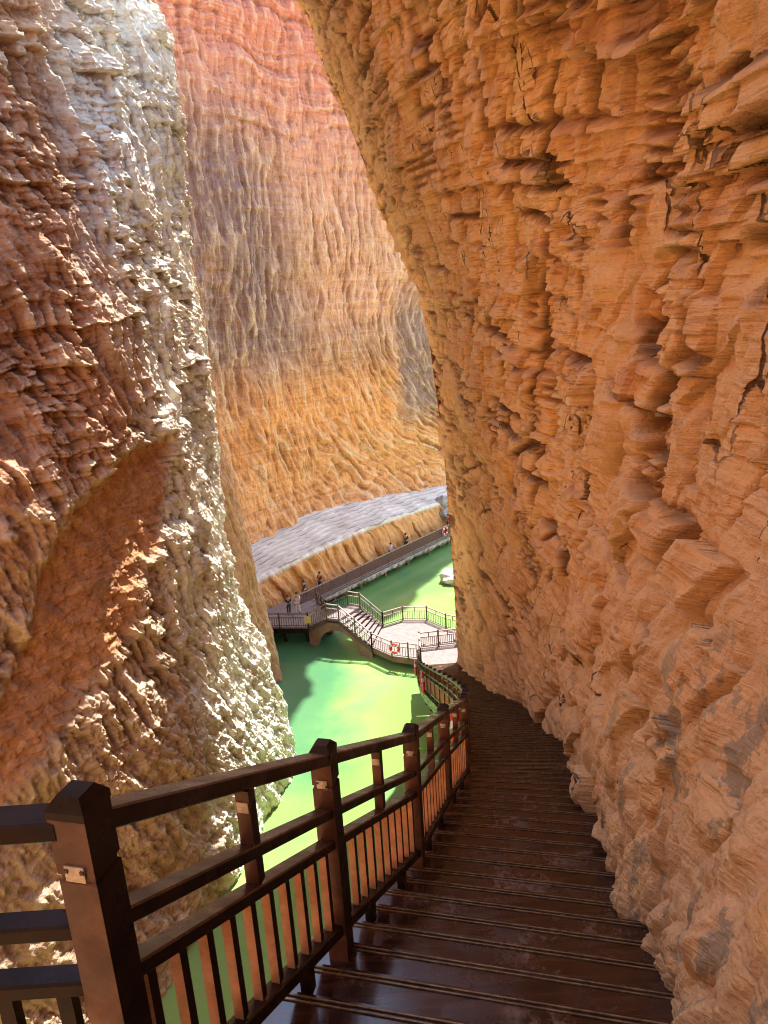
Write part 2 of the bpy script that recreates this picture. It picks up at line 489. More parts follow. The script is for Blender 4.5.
wl.new(sky.outputs[0], hz.inputs[6]); wl.new(hz.outputs[2], wn['Background'].inputs[0]); wn['Background'].inputs[1].default_value = .15
sc.view_settings.view_transform = 'Standard'; sc.view_settings.look = 'None'
sc.view_settings.exposure = 0; sc.view_settings.gamma = 1
sc.cycles.max_bounces = 12; sc.cycles.diffuse_bounces = 4; sc.cycles.glossy_bounces = 4
sc.cycles.use_denoising = True
sc.cycles.pixel_filter_type = 'BLACKMAN_HARRIS'; sc.cycles.filter_width = 1.1
sc.cycles.sample_clamp_indirect = 8

WATER = -22.3
# ------------------------------------------------------------------ stair line (its left railing), world metres from the eye
RAIL = np.array([(-.675, 1.435, -2.147), (-.291, 2.918, -3.018), (.133, 4.437, -3.904), (.477, 6.109, -4.751), (.833, 7.676, -5.549),
                 (1.02, 9.25, -6.37), (1.16, 10.85, -7.2), (1.25, 12.45, -8.02), (1.30, 14.05, -8.82), (1.33, 15.65, -9.61),
                 (1.34, 17.25, -10.4), (1.32, 18.85, -11.18), (1.29, 20.45, -11.95), (1.25, 22.05, -12.71), (1.21, 23.65, -13.47),
                 (1.18, 25.25, -14.23), (1.16, 26.85, -14.98), (1.16, 28.45, -15.72), (1.18, 30.05, -16.45), (1.22, 31.65, -17.17),
                 (1.28, 33.25, -17.88), (1.36, 34.85, -18.57), (1.45, 36.45, -19.22), (1.55, 38.05, -19.8)])
ZS_Y = np.concatenate([[-8, 0], RAIL[:, 1], [60]])
ZS_Z = np.concatenate([[-1.5, -1.5], RAIL[:, 2], [-19.8]])
RAIL[:, 0] -= .048
def stair_z(y): return np.interp(y, ZS_Y, ZS_Z)

# ================================================================== CLIFFS
def cliff_right():
    cy = np.array([-4, 0, 1.5, 2.5, 3.2, 4.9, 7.2, 11.4, 17.6, 25, 32, 38.])
    lv = {
        'bot': [.95, .95, .98, 1.1, 1.3, 1.7, 2.2, 3.0, 3.35, 3.6, 3.75, 3.60],
        'b0': [.95, .85, .92, 1.08, 1.28, 1.68, 2.2, 3.0, 3.36, 3.62, 3.78, 3.62],
        'b25': [1.3, 1.2, 1.22, 1.30, 1.45, 1.72, 2.12, 2.85, 3.28, 3.58, 3.72, 3.55],
        'b60': [1.6, 1.55, 1.55, 1.60, 1.70, 1.9, 2.12, 2.55, 3.0, 3.3, 3.4, 3.3],
        'e0': [1.7, 1.75, 1.75, 1.8, 1.85, 1.95, 2.05, 2.1, 2.25, 2.4, 2.5, 2.62],
        'e1': [1.7, 1.75, 1.75, 1.78, 1.8, 1.85, 1.82, 1.7, 1.42, 1.05, .65, .42],
        'e2': [1.5, 1.6, 1.6, 1.6, 1.6, 1.52, 1.3, .95, .2, -.75, -1.65, -2.25],
        'top': [.7, .4, .3, .2, .1, 0, -.2, -.5, -1.1, -1.9, -2.7, -3.3],
    }
    # columns: even on screen, then around the far end of the fin
    near = np.linspace(-4, 1.0, 36)[:-1]
    inv = np.linspace(0, 1, 900)
    y1 = 1/(1/1.0 + inv*(1/46. - 1/1.0))
    y2 = np.linspace(1.0, 38, 900)
    ys = np.concatenate([near, np.minimum(.80*y1 + .20*y2, 38.0)])
    ys = ys[ys <= 38.0]
    nm = len(ys)
    th = np.concatenate([np.linspace(0, math.pi/2, 70)[1:], np.full(40, math.pi/2)])
    run = np.concatenate([np.zeros(69), np.linspace(0, 14, 41)[1:]])
    yy = np.concatenate([ys, np.full(len(th), 38.0)])
    zs = stair_z(yy)
    pad = np.interp(yy, [-4, 4, 38], [.9, .9, 1.0])
    Z = [np.full_like(yy, WATER-.6), zs, zs*.75, zs*.4, np.zeros_like(yy), .13*np.maximum(yy, 2)+.25, .32*np.maximum(yy, 2)+.5,
         np.interp(yy, [-4, 7, 11, 17, 25, 38], [7, 7.2, 7.4, 7.6, 9.3, 14.0])]
    X = []
    for k in ('bot', 'b0', 'b25', 'b60', 'e0', 'e1', 'e2', 'top'):
        X.append(smooth1(np.interp(yy, cy, lv[k]), 8, 0))
    Z = np.array(Z); X = np.array(X)
    # rows: most of them inside the frame
    fr = np.concatenate([np.linspace(0, .999, 60)[:-1], 1+np.linspace(0, 5, 960), 6+np.linspace(0, 1, 120)[1:]])
    # even spacing between level 1 and 6 in z
    P = np.zeros((len(yy), len(fr), 3))
    for i in range(len(yy)):
        zi = Z[:, i]
        z_mid = np.interp(np.linspace(0, 1, 960), [0, 1], [zi[1]-pad[i], zi[6]])
        z = np.concatenate([np.linspace(zi[0], zi[1]-pad[i], 60)[:-1], z_mid, np.linspace(zi[6], zi[7], 120)[1:]])
        P[i, :, 2] = z
        P[i, :, 0] = np.interp(z, zi, X[:, i])
        P[i, :, 1] = yy[i]
    P[:, :, 0] = smooth1(P[:, :, 0], 30, 1)
    r = 1.3
    P[nm:, :, 0] += (r*(1-np.cos(th)) + run)[:, None]
    P[nm:, :, 1] += (r*np.sin(th) + run*.12)[:, None]
    row = P[:, 500, :2]
    a = np.concatenate([[0], np.cumsum(np.linalg.norm(np.diff(row, axis=0), axis=1))])
    a += P[0, 0, 1] - a[0]
    A = np.broadcast_to(a[:, None], P.shape[:2]).astype(np.float32).copy()
    Zc = P[:, :, 2].astype(np.float32)
    N = grid_normals(P)
    if N[200, 500, 0] > 0: N = -N
    # --- relief; features lengthen along the wall with distance
    Yv = np.broadcast_to(yy[:, None], A.shape)
    H = np.broadcast_to((stair_z(yy))[:, None], A.shape)
    h = (Zc - H).astype(np.float32)
    B = np.where(A > 5, 5*(1 + np.log(np.maximum(A, 5)/5)), A).astype(np.float32)
    gz = np.where(A > 5, (5/np.maximum(A, 5))**.42, 1.0).astype(np.float32)
    Zq = (Zc + 2.0)*gz
    wz = Zq + .07*fbm(B*.35, Zq*.3, 2, 5) + .012*fbm(B*3, Zq*3, 2, 6); wa = B + .12*fbm(B*.6+9, Zq*.6, 3, 8)
    lean = .50 + .25*fbm(B*.25, Zc*.25, 2, 9)
    sh = wa + lean*wz
    blk, e1, rb, _ = bricks(sh, wz, .52, .30, 21, .105, .36)
    med, e2, rm, ym = bricks(sh*1.0+3.1, wz, .23, .095, 31, .042, .24)
    sml, e3, rs, ys_ = bricks(sh*1.07+1.7, wz, .24, .042, 41, .012, .10)
    big, e0, r0, _ = bricks(sh*.93+.4, wz, 1.5, 1.15, 51, .20, .22)
    und = fbm(B/3.6, Zc/4.5, 4, 77)*.30 + fbm(B/1.3, Zc/1.3, 3, 78)*.06
    rough = fbm(B*5, Zq*7, 4, 79); lm = sstep(-.1, .3, fbm(B*.8, Zq*.8, 3, 80))
    crk = sstep(.07, .0, e1)*sstep(.0, .3, fbm(B*.55, Zc*.55, 2, 61)) + .7*sstep(.05, .0, e2)*sstep(.12, .4, fbm(B*.9, Zc*.9, 2, 62))
    k1, k2, kr, _, _, _, _ = worley(sh/.75 + .10*fbm(B*2.5, Zq*2.5, 3, 64), wz/2.1, 65)
    joint = sstep(.075, .02, k2-k1)*sstep(-.12, .10, fbm(B*.7+4, Zq*.7, 3, 66))
    crk = np.clip(np.maximum(crk, joint), 0, 1)
    fl = ridged(wa/.34 + .25*Zc, Zc/4.0, 3, 91)-.5
    flm = sstep(10, 20, A)*sstep(3.0, 7, h)
    va = .55 + .75*sstep(-.25, .25, fbm(B*.4, Zc*.4, 2, 63))
    blocky = und + (big*.38 + blk*va + (kr-.5)*.15)*(1-.35*flm) + med + sml*lm + rough*.024 + fl*.28*flm - crk*.15
    # rounded mud covered lumps low down
    l1, l2, t1, t2, t3, _, _ = worley((B + .55*Zc)/.55 + .3*fbm(B*1.5, Zc*1.5, 2, 3), (Zc - .35*B)/.85, 51)
    lump = np.sqrt(np.maximum(0, 1 - (l1/.72)**2))*(.03 + .30*t1*t1)*sstep(2.5, 6.5, A)
    m1, m2, u1, _, _, _, _ = worley((B+.5*Zc)/.24 + .3*fbm(B*3, Zc*3, 2, 4), (Zc-.3*B)/.32, 57)
    lump2 = np.maximum(0, 1-(m1/.6)**2)*.07*(u1+.2)
    nearm = sstep(8, 3.5, A)
    streak = ridged((B*1.0 + .15*Zc)/.30 + .3*fbm(B, Zc, 2, 5), Zc/1.5, 4, 66)-.5
    soft = und*.8 + lump + lump2 + streak*(.05+.08*nearm) + fbm(B*2.4, Zc*1.6, 6, 68, .6)*.11 + (ridged(sh/.5, wz/1.6, 4, 69, .6)-.5)*.07
    low = sstep(3.9, 1.1, h + 1.1*fbm(B*.6, Zc*.6, 3, 15) + .05*np.maximum(A-6, 0))
    patch = sstep(.02, .10, fbm(B*.75+3, Zc*.95, 4, 25) - .07*np.maximum(h-3.4, 0) + .10*(r0-.5))*sstep(12, 5, A)
    mudw = np.clip(np.maximum(low, patch*.9), 0, 1)
    # in the muddy zone single slabs of bare bedded rock still poke out
    poke = sstep(.74, .80, rb)*sstep(.2, .9, h)
    mudw = mudw*(1-.85*poke*(1-.5*low))
    D = blocky*(1-mudw) + (soft-.06)*mudw + .07*poke*np.maximum(low, patch)
    D = D*np.interp(A, [-3, 2, 8], [.7, .85, 1.0])
    # keep the walking line free
    clear = sstep(1.9, .0, np.abs(h-.9))*sstep(34, 28, A)
    D = np.where(D > .16, D*(1-.35*clear)+.055*clear, D)
    P2 = P + N*(D[..., None])
    grey = low*sstep(6.5, 3.2, A)*sstep(2.3, 1.0, h)
    o = grid_mesh('cliff_right', P2, dict(mud=mudw, cav_shade=np.clip(.5+(D-smooth1(smooth1(D, 7, 0), 9, 1))*5, 0, 1), blk=(.6*rb+.4*rm)*(1-mudw)+.5*mudw, low=grey, crk=crk*(1-mudw)), M['right'], flip=False)
    return tag(o, 'overhanging orange sandstone cliff on the right beside the stairs', 'cliff', kind='structure')

def loft_plan(levels, nu, nv, spacing=None, vspace=None, su=10, sv=25):
    """levels: list of (z, [(x,y)...]) with equal point counts"""
    zs = np.array([l[0] for l in levels]); pts = np.array([l[1] for l in levels], float)
    k = pts.shape[1]
    t = np.linspace(0, k-1, nu) if spacing is None else spacing
    z = np.linspace(zs[0], zs[-1], nv) if vspace is None else vspace
    nv = len(z); nu = len(t)
    R = np.zeros((len(zs), nu, 2))
    for i in range(len(zs)):
        for c in range(2):
            R[i, :, c] = np.interp(t, range(k), pts[i, :, c])
    R = smooth1(R, su, 1)
    P = np.zeros((nu, nv, 3))
    for c in range(2):
        for j in range(nu):
            P[j, :, c] = np.interp(z, zs, R[:, j, c])
    P[:, :, :2] = smooth1(P[:, :, :2], sv, 1)
    P[:, :, 2] = z[None]
    return P

# smooth hollow on the left cliff, outline as (distance along view, height)
HOLLOW = [(27.0, -4.6), (26.2, -6.4), (25.2, -7.8), (24.0, -7.9), (23.5, -9.5), (22.2, -10.4), (20.8, -10.9), (19.6, -11.7),
          (18.5, -12.3), (17.0, -12.8), (17.2, -10.8), (18.8, -10.2), (19.6, -9.6), (20.2, -8.9), (20.6, -7.8), (21.0, -7.0),
          (21.5, -6.3), (22.2, -5.6), (23.0, -5.3), (24.0, -4.8), (25.2, -4.4)]

def poly_sd(px, py, poly):
    """signed distance (inside positive)"""
    d = np.full(px.shape, 1e9); ins = np.zeros(px.shape, bool)
    n = len(poly)
    for i in range(n):
        x0, y0 = poly[i]; x1, y1 = poly[(i+1) % n]
        ex, ey = x1-x0, y1-y0
        t = np.clip(((px-x0)*ex + (py-y0)*ey)/(ex*ex+ey*ey), 0, 1)
        d = np.minimum(d, np.hypot(px-x0-t*ex, py-y0-t*ey))
        c = ((y0 > py) != (y1 > py)) & (px < (x1-x0)*(py-y0)/(y1-y0+1e-12)+x0)
        ins ^= c
    return np.where(ins, d, -d)

def cliff_left_base():
    L = [(-23.2, [(-15.5, 8), (-12.2, 13.5), (-8.5, 19.4), (-6.8, 25), (-6.0, 29.5), (-5.45, 33), (-5.25, 34.5), (-6.0, 36), (-9.5, 38)]),
         (-21.8, [(-15.7, 8), (-12.4, 13.5), (-8.6, 19.4), (-6.9, 25), (-6.1, 29.5), (-5.55, 33), (-5.4, 34.3), (-6.1, 36), (-9.6, 38)]),
         (-18.6, [(-16.4, 8.1), (-13.1, 13.5), (-9.2, 19.5), (-7.45, 24.6), (-6.7, 29.2), (-6.2, 32.8), (-6.1, 34.3), (-6.8, 36), (-10, 38)]),
         (-16.3, [(-17, 8.3), (-13.7, 13.5), (-9.8, 19.4), (-7.9, 24.3), (-7.2, 29), (-6.85, 32.5), (-6.72, 34.2), (-7.4, 35.8), (-10.5, 38)]),
         (-13.6, [(-17.8, 8.5), (-14.0, 13.5), (-10.1, 19.3), (-8.3, 24.1), (-7.6, 28.8), (-7.35, 32.3), (-7.3, 34.1), (-8, 35.6), (-10.8, 37.7)]),
         (-10.5, [(-18.6, 8.7), (-14.5, 13.5), (-10.7, 19.2), (-8.7, 24), (-7.95, 28.5), (-7.70, 32), (-7.67, 34), (-8.3, 35.5), (-11, 37.5)]),
         (-4, [(-19.6, 9), (-15.6, 13.5), (-11.6, 19), (-9.0, 23.7), (-8.1, 28.2), (-7.72, 32), (-7.7, 34), (-8.3, 35.5), (-11, 37.5)]),
         (1.4, [(-20, 9), (-16.6, 13.5), (-12.5, 19), (-9.2, 23.5), (-8.2, 28), (-7.74, 32), (-7.7, 34), (-8.3, 35.5), (-11, 37.5)]),
         (7, [(-20, 9), (-16.6, 13.5), (-12.5, 19), (-9.2, 23.5), (-8.1, 28), (-7.6, 32), (-7.52, 34), (-8.2, 35.5), (-11, 37.5)]),
         (12, [(-20.4, 9), (-17, 13.5), (-12.9, 19), (-9.6, 23.5), (-8.6, 28), (-8.05, 32), (-7.97, 34), (-8.7, 35.5), (-11.2, 37.5)]),
         (18, [(-21.4, 9), (-18, 13.5), (-13.9, 19), (-10.6, 23.5), (-9.6, 28), (-9.05, 32), (-8.97, 34), (-9.7, 35.5), (-12.2, 37.5)])]
    t = np.concatenate([np.linspace(0, 1.2, 30)[:-1], np.linspace(1.2, 7.2, 800), np.linspace(7.2, 8, 30)[1:]])
    z = np.concatenate([np.linspace(-23.2, 13, 1150), np.linspace(13, 18, 60)[1:]])
    KS = {-18.6: .98, -16.3: .968, -13.6: .955, -10.5: .95, -4: .97, 7: 1.03, 12: 1.03, 18: 1.03}
    L = [(zz, [(x*(1+(KS.get(zz, 1)-1)*wk), y*(1+(KS.get(zz, 1)-1)*wk)) for (x, y), wk in zip(pp, (0, 0, .1, .5, 1, 1, 1, 1, 1))]) for zz, pp in L]
    return loft_plan(L, 0, 0, t, z, 22, 45)

def cliff_left():
    P = cliff_left_base()
    N = grid_normals(P)
    if N[400, 500, 0] < 0: N = -N
    row = P[:, 600, :2]
    a = np.concatenate([[0], np.cumsum(np.linalg.norm(np.diff(row, axis=0), axis=1))])
    A = np.broadcast_to(a[:, None], P.shape[:2]).astype(np.float32).copy()
    Zc = P[:, :, 2].astype(np.float32); Y = P[:, :, 1].astype(np.float32)
    up_ = sstep(-9, -2, Zc + 2*fbm(A*.3, Zc*.3, 3, 4))
    wa = A + .45*fbm(A*.4, Zc*.3, 3, 8); wz = Zc + .5*fbm(A*.4+4, Zc*.4, 3, 9)
    lean = wa + .34*wz
    und = fbm(A/7, Zc/9, 4, 12)*.7 + fbm(A/2.6, Zc/3.4, 3, 13)*.32
    fl = ridged(lean/2.1, wz/11.0, 4, 14)-.55                       # long leaning flutes
    fl2 = ridged(lean/.75+3, wz/4.2, 4, 15)-.55
    f1, f2, r1, r2, r3, ox, oy = worley(lean/.62, wz/1.35, 22)
    pitA = np.clip(f1, 0, .8)
    g1, g2, q1, q2, q3, qx, qy = worley(lean/.29+2 + .35*fbm(A, Zc, 2, 5), wz/.48+2 + .3*fbm(A+5, Zc, 2, 7), 23)
    pitB = np.clip(g1, 0, .8)
    st1, es1, cr1, _ = bricks(lean*1.0, wz, 1.2, .55, 24, .16, .30)
    st2, es2, cr2, _ = bricks(lean*1.1+2, wz, .5, .22, 25, .07, .35)
    mod = .15 + 1.35*sstep(-.3, .35, fbm(A/3.5, Zc/3.5, 3, 17))
    lowm = sstep(-11, -15, Zc + 2.5*fbm(A*.3+3, Zc*.3, 3, 40))
    honey = (((pitA-.40)*.30 + (r1-.5)*.10)*mod + (pitB-.38)*.20*(1.4-.6*mod))*(1-.72*lowm)
    D = und + fl*(.35+.45*up_) + fl2*(.18+.16*up_) + honey*(1-.72*up_) + (st1*(.35+.65*up_) + st2*(.5+.5*up_))*mod*(1-.4*lowm) + fbm(A*2.0, Zc*2.0, 6, 19, .62)*.15 + (ridged(lean*1.9, wz*.75, 5, 27, .62)-.55)*.24*(.4+.8*mod)*(1-.45*lowm)
    # the hollow
    px = Y + .22*fbm(A*.8, Zc*.8, 4, 44); pz = Zc + .25*fbm(A*.8+8, Zc*.8, 4, 45)
    sdp = poly_sd(px, pz, HOLLOW) + .22
    rec = sstep(-.30, .40, sdp)
    recs = sstep(-.1, .9, sdp)
    zl = np.interp(Y, [17, 18.5, 20.8, 22.2, 23.5, 24, 26.2], [-12.8, -12.3, -10.9, -10.4, -9.5, -8.2, -6.4])
    dep = sstep(-1.2, 3.4, pz-zl)
    Dr = und*.6 + fbm(A*1.3, Zc*1.3, 6, 31, .65)*.22 + st2*.5 + fl2*.06 + (ridged(A/1.6+.5*Zc, Zc/2, 2, 33)-.5)*.05 - (.10 + .26*dep) - .10*recs*dep
    D = D*(1-rec) + Dr*rec
    crest = sstep(.52, .72, np.maximum(pitA, pitB*.95))*(1-rec)*(1-.6*up_)
    pit = sstep(.22, .05, np.minimum(pitA, pitB*1.2))*.6*(1-rec) + sstep(-.1, -.38, fl)*.35*(1-rec)
    pale = sstep(24.0, 28.0, Y + 2.2*fbm(A*.4, Zc*.25, 4, 71) - .03*Zc)*(1-rec)  # where the sunlit band is painted pale
    ring = sstep(-.9, -.1, sdp)*(1-rec)*sstep(-.5, 1.5, pz-np.interp(Y, [17, 18.5, 20.8, 22.2, 23.5, 24, 26.2], [-12.8, -12.3, -10.9, -10.4, -9.5, -8.2, -6.4]))
    P2 = P + N*D[..., None]
    o = grid_mesh('cliff_left', P2, dict(cav_shade=np.clip(.5+(D-smooth1(smooth1(D, 6, 0), 8, 1))*3.2, 0, 1), crest=np.clip(crest+ring*.5, 0, 1), pit=np.clip(pit, 0, 1), rec=rec, pale=pale), M['left'])
    return tag(o, 'pitted sandstone cliff on the left with a sunlit white edge', 'cliff', kind='structure')

def cliff_back_left():
    L = []
    for z, x in [(-23.2, -6.9), (-20.2, -7.43), (-17.5, -7.77), (-14.3, -8.14), (-10.5, -8.61), (-5.8, -9.2), (-.9, -9.42), (1.8, -9.55), (8, -9.7), (14, -10.2)]:
        L.append((z, [(-16, 38.5), (x-1.6, 40.5), (x-.35, 41.4), (x, 42.3), (x-.3, 43.5), (x-1.5, 45.5), (x-6, 48)]))
    P = loft_plan(L, 260, 700, su=10, sv=25)
    N = grid_normals(P)
    if N[130, 300, 0] < 0: N = -N
    A = np.broadcast_to(np.linspace(0, 14, 260)[:, None], P.shape[:2]).astype(np.float32).copy(); Zc = P[:, :, 2].astype(np.float32)
    f1, f2, r1, r2, r3, ox, oy = worley((A+.2*Zc)/.8, Zc/1.2, 122)
    D = fbm(A/3, Zc/4, 4, 3)*.35 + (ridged(A/1.2+.15*Zc, Zc/6, 3, 4)-.5)*.25 + (np.clip(f1, 0, .8)-.4)*.18 + fbm(A*2, Zc*2, 3, 6)*.07
    rec = np.full(A.shape, .75, np.float32)
    o = grid_mesh('cliff_back_left', P + N*D[..., None], dict(cav_shade=rec*0+.5, crest=sstep(.5, .7, f1)*.4, pit=sstep(.2, .02, f1)*.3, rec=rec, pale=np.zeros_like(rec)), M['left'])
    return tag(o, 'narrow orange rock face behind the sunlit left cliff', 'cliff', kind='structure')

WD = np.array([.637, .770]); WN = np.array([-.770, .637]); W0 = np.array([-6.59, 50.73])   # far walkway line, and into the rock
def wpt(t, off): return W0 + WD*t + WN*off

def cliff_far():
    nu, nv = 620, 900
    t = np.linspace(-16, 40, nu); z = np.concatenate([np.linspace(-19.6, 26, 860), np.linspace(26, 46, 41)[1:]])
    T, Zc = np.meshgrid(t, z, indexing='ij')
    bulge = 5.3 + .9*np.cos((T-6)/9.0) - 1.2*sstep(-8, 16, Zc)*0 + .018*np.maximum(-Zc-10, 0)**1.5*-.35
    lean = np.interp(Zc, [-19.6, -14, -6, 6, 20, 40], [0, .5, .55, .2, -.1, .4])
    off = bulge + lean - 5.2*sstep(25, 37, Zc)*sstep(24, 21, T)*sstep(15, 17, T)  # last term: unseen overhang added high up to shadow the pond
    P = np.zeros(T.shape+(3,))
    P[..., 0] = W0[0] + WD[0]*T + WN[0]*off; P[..., 1] = W0[1] + WD[1]*T + WN[1]*off; P[..., 2] = Zc
    N = grid_normals(P)
    if N[300, 300, 1] > 0: N = -N
    A = T.astype(np.float32); Zc = Zc.astype(np.float32)
    wa = A + 1.1*fbm(A*.14, Zc*.08, 4, 3) + .16*fbm(A*.9, Zc*.3, 3, 41); wz = Zc + 1.6*fbm(A*.16+5, Zc*.16, 4, 4)
    amp = .35 + 1.2*sstep(-.28, .30, fbm(A*.16, Zc*.12, 4, 42))
    up_ = sstep(-6, 3, wz); top = sstep(8, 17, wz)
    ang = (1-up_)*(.25 + .035*(A-5))                                  # flutes swing over near the foot
    s = wa + ang*(wz+5)
    fl = ridged(s/.85, wz/8.5, 4, 11)-.55
    f1, f2, r1, r2, r3, ox, oy = worley(s/.6, wz/2.6, 12)
    g1, g2, q1, q2, q3, qx, qy = worley(s/.33+3, wz/1.2, 13)
    bed = hsh(np.floor(wz/.55), np.floor(r1*0), 5)-.5
    bedn = fbm(A*.10, wz*1.6, 4, 15)
    D = fbm(A/9, Zc/12, 4, 21)*.9 + fbm(A/2.6, Zc/5, 4, 43)*.45 + fl*.30*amp*(1-.6*top) + (np.clip(f1, 0, .8)-.4)*.22*amp*(1-.5*top) + (np.clip(g1, 0, .8)-.4)*.15 \
        + ox*(r2-.5)*.35 + (ridged(s/.42, wz/2.6, 4, 31, .62)-.55)*.20*(1-.5*top) + bedn*(.10+.26*top) + bed*.16*top + fbm(A*1.2, Zc*1.2, 4, 23)*.12
    stain = np.maximum(sstep(15, 6, A + .30*(Zc+2))*sstep(-8, -2, Zc)*sstep(17, 9, Zc),
                       np.maximum(sstep(-7.5, -4, Zc)*sstep(1, -3, Zc)*.55, sstep(19, 22, A)*sstep(29, 26, A)*sstep(-13, -9, Zc)*sstep(3, -2, Zc)))
    cav_shade = np.clip(.5+(D-smooth1(smooth1(D, 5, 0), 6, 1))*2.6, 0, 1)
    crest = sstep(.5, .72, f1)*(1-top*.6); pit = sstep(.18, .02, f1)*.5 + sstep(-.05, -.35, fl)*.4
    o = grid_mesh('cliff_far', P + N*D[..., None], dict(cav_shade=cav_shade, stain=stain, crest=crest, pit=np.clip(pit, 0, 1)), M['far'])
    return tag(o, 'tall fluted cliff with pink and orange bands at the far end', 'cliff', kind='structure')

def rock_ledge():
    # profile across: foot in the water, front face, lip, flat top to the far wall
    prof = [(1.5, -23.0), (1.55, -21), (1.75, -20.0), (1.9, -19.25), (2.15, -19.0), (3.2, -18.9), (4.5, -18.8), (7.5, -18.5)]
    nu, nv = 700, 260
    t = np.linspace(-9, 34, nu)
    cum = np.concatenate([[0], np.cumsum([math.dist(prof[i], prof[i+1]) for i in range(len(prof)-1)])])
    v = np.linspace(0, cum[-1], nv)
    off = smooth1(np.interp(v, cum, [p[0] for p in prof]), 4, 0); zz = smooth1(np.interp(v, cum, [p[1] for p in prof]), 4, 0)
    T, OFF = np.meshgrid(t, off, indexing='ij'); _, ZZ = np.meshgrid(t, zz, indexing='ij'); _, VV = np.meshgrid(t, v, indexing='ij')
    P = np.zeros((nu, nv, 3))
    P[..., 0] = W0[0] + WD[0]*T + WN[0]*OFF; P[..., 1] = W0[1] + WD[1]*T + WN[1]*OFF; P[..., 2] = ZZ + .65*np.clip(np.sin(np.pi*(T+3)/26), 0, 1)*sstep(-21, -19, ZZ)
    N = grid_normals(P)
    if N[300, 40, 1] > 0: N = -N
    A = T.astype(np.float32); B = VV.astype(np.float32)
    top = sstep(-19.35, -19.05, ZZ)*sstep(1.9, 2.2, OFF)
    sA = A + .45*B + .5*fbm(A*.5, B*.6, 3, 2)
    st, ed, rr, _ = bricks(B*.0 + sA, B*.35 + 5, 1.3, .9, 7, .20, .5)
    crack = sstep(.10, .0, ed)*sstep(-.1, .25, fbm(A*.5, B*.5, 2, 12))
    front = fbm(A/2.5, B/2.5, 4, 3)*.30 + st + (ridged(sA/1.2, B/3, 3, 13)-.5)*.3 - crack*.25 + fbm(A*1.5, B*1.5, 4, 4)*.12
    wob = B + .5*fbm(A*.22, B*.3, 3, 8)
    stp = np.floor(wob/.55)
    tp = (wob/.55-stp); flat = stp*.16 - .9 + .16*sstep(.80, .95, tp) + fbm(A*.5, B*.8, 4, 9)*.10
    flat = (flat + 0.0) - (B-4.0)*.18*.0
    D = front*(1-top) + (flat*.55+.0)*top
    lipw = np.exp(-((OFF-2.1)/.35)**2)*fbm(A*.8, A*0+3, 3, 33)*.30
    crackt = sstep(.80, .93, tp)*sstep(-.2, .2, fbm(A*.6, B*.4, 2, 55))
    P2 = P + N*(D+lipw)[..., None]
    o = grid_mesh('rock_ledge', P2, dict(top=np.clip(top*(1.0) , 0, 1), pit=np.clip(crack*(1-top) + crackt*top*1.0, 0, 1)), M['ledge'])
    return tag(o, 'grey flat topped rock ledge with orange front under the far cliff', 'ledge', kind='structure')

def water():
    me = bpy.data.meshes.new('water')
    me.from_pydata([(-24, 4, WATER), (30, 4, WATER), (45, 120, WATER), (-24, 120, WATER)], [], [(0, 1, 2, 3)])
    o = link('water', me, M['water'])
    return tag(o, 'opaque green lake water at the bottom of the gorge', 'water', kind='structure')

def ground():
    me = bpy.data.meshes.new('ground'); g = 600
    me.from_pydata([(-g, -g, WATER-.5), (g, -g, WATER-.5), (g, g, WATER-.5), (-g, g, WATER-.5)], [], [(0, 1, 2, 3)])
    return tag(link('ground', me, M['sand']), 'orange sand of the gorge floor', 'ground', kind='structure')

def cliff_behind():
    L = []
    for z, d in [(-23.2, 0), (-12, .6), (0, 1.2), (10, 1.6), (18, 2.2)]:
        L.append((z, [(-20.5-d, 10), (-18-d, 2), (-13-d, -6), (-8, -11-d), (0, -13-d), (6, -12-d), (9, -8)]))
    P = loft_plan(L, 260, 240, su=12, sv=8)
    N = grid_normals(P)
    if N[130, 100, 1] < 0: N = -N
    A = np.broadcast_to(np.linspace(0, 42, 260)[:, None], P.shape[:2]).astype(np.float32).copy(); Zc = P[:, :, 2].astype(np.float32)
    D = fbm(A/5, Zc/6, 5, 3)*.8 + (ridged(A/2+.2*Zc, Zc/7, 3, 4)-.5)*.5
    z0 = np.zeros(A.shape, np.float32)
    o = grid_mesh('cliff_behind', P + N*D[..., None], dict(cav_shade=z0+.5, crest=z0, pit=z0, rec=z0+.7, pale=z0), M['left'])
    return tag(o, 'sandstone cliff closing the gorge behind the stairs', 'cliff', kind='structure')

ground(); cliff_behind()
cliff_right(); cliff_left(); cliff_back_left(); cliff_far(); rock_ledge(); water()
# ==DETAILS==

# ================================================================== STAIRS
def unit2(v): return v/np.linalg.norm(v)
PATH = np.vstack([RAIL[0] - 3*(RAIL[1]-RAIL[0]), RAIL])           # carried on behind the camera
PS = np.concatenate([[0], np.cumsum(np.linalg.norm(np.diff(PATH[:, :2], axis=0), axis=1))])
def at_s(s):
    return np.array([np.interp(s, PS, PATH[:, c]) for c in range(3)])
_dense = np.linspace(0, PS[-1], 800)
_px = smooth1(np.interp(_dense, PS, PATH[:, 0]), 12, 0); _py = smooth1(np.interp(_dense, PS, PATH[:, 1]), 12, 0)
_tx = smooth1(np.gradient(_px), 25, 0); _ty = smooth1(np.gradient(_py), 25, 0)
def heading(s):
    return unit2(np.array([np.interp(s, _dense, _tx), np.interp(s, _dense, _ty)]))
def right_of(s):
    d = heading(s); return np.array([d[1], -d[0]])

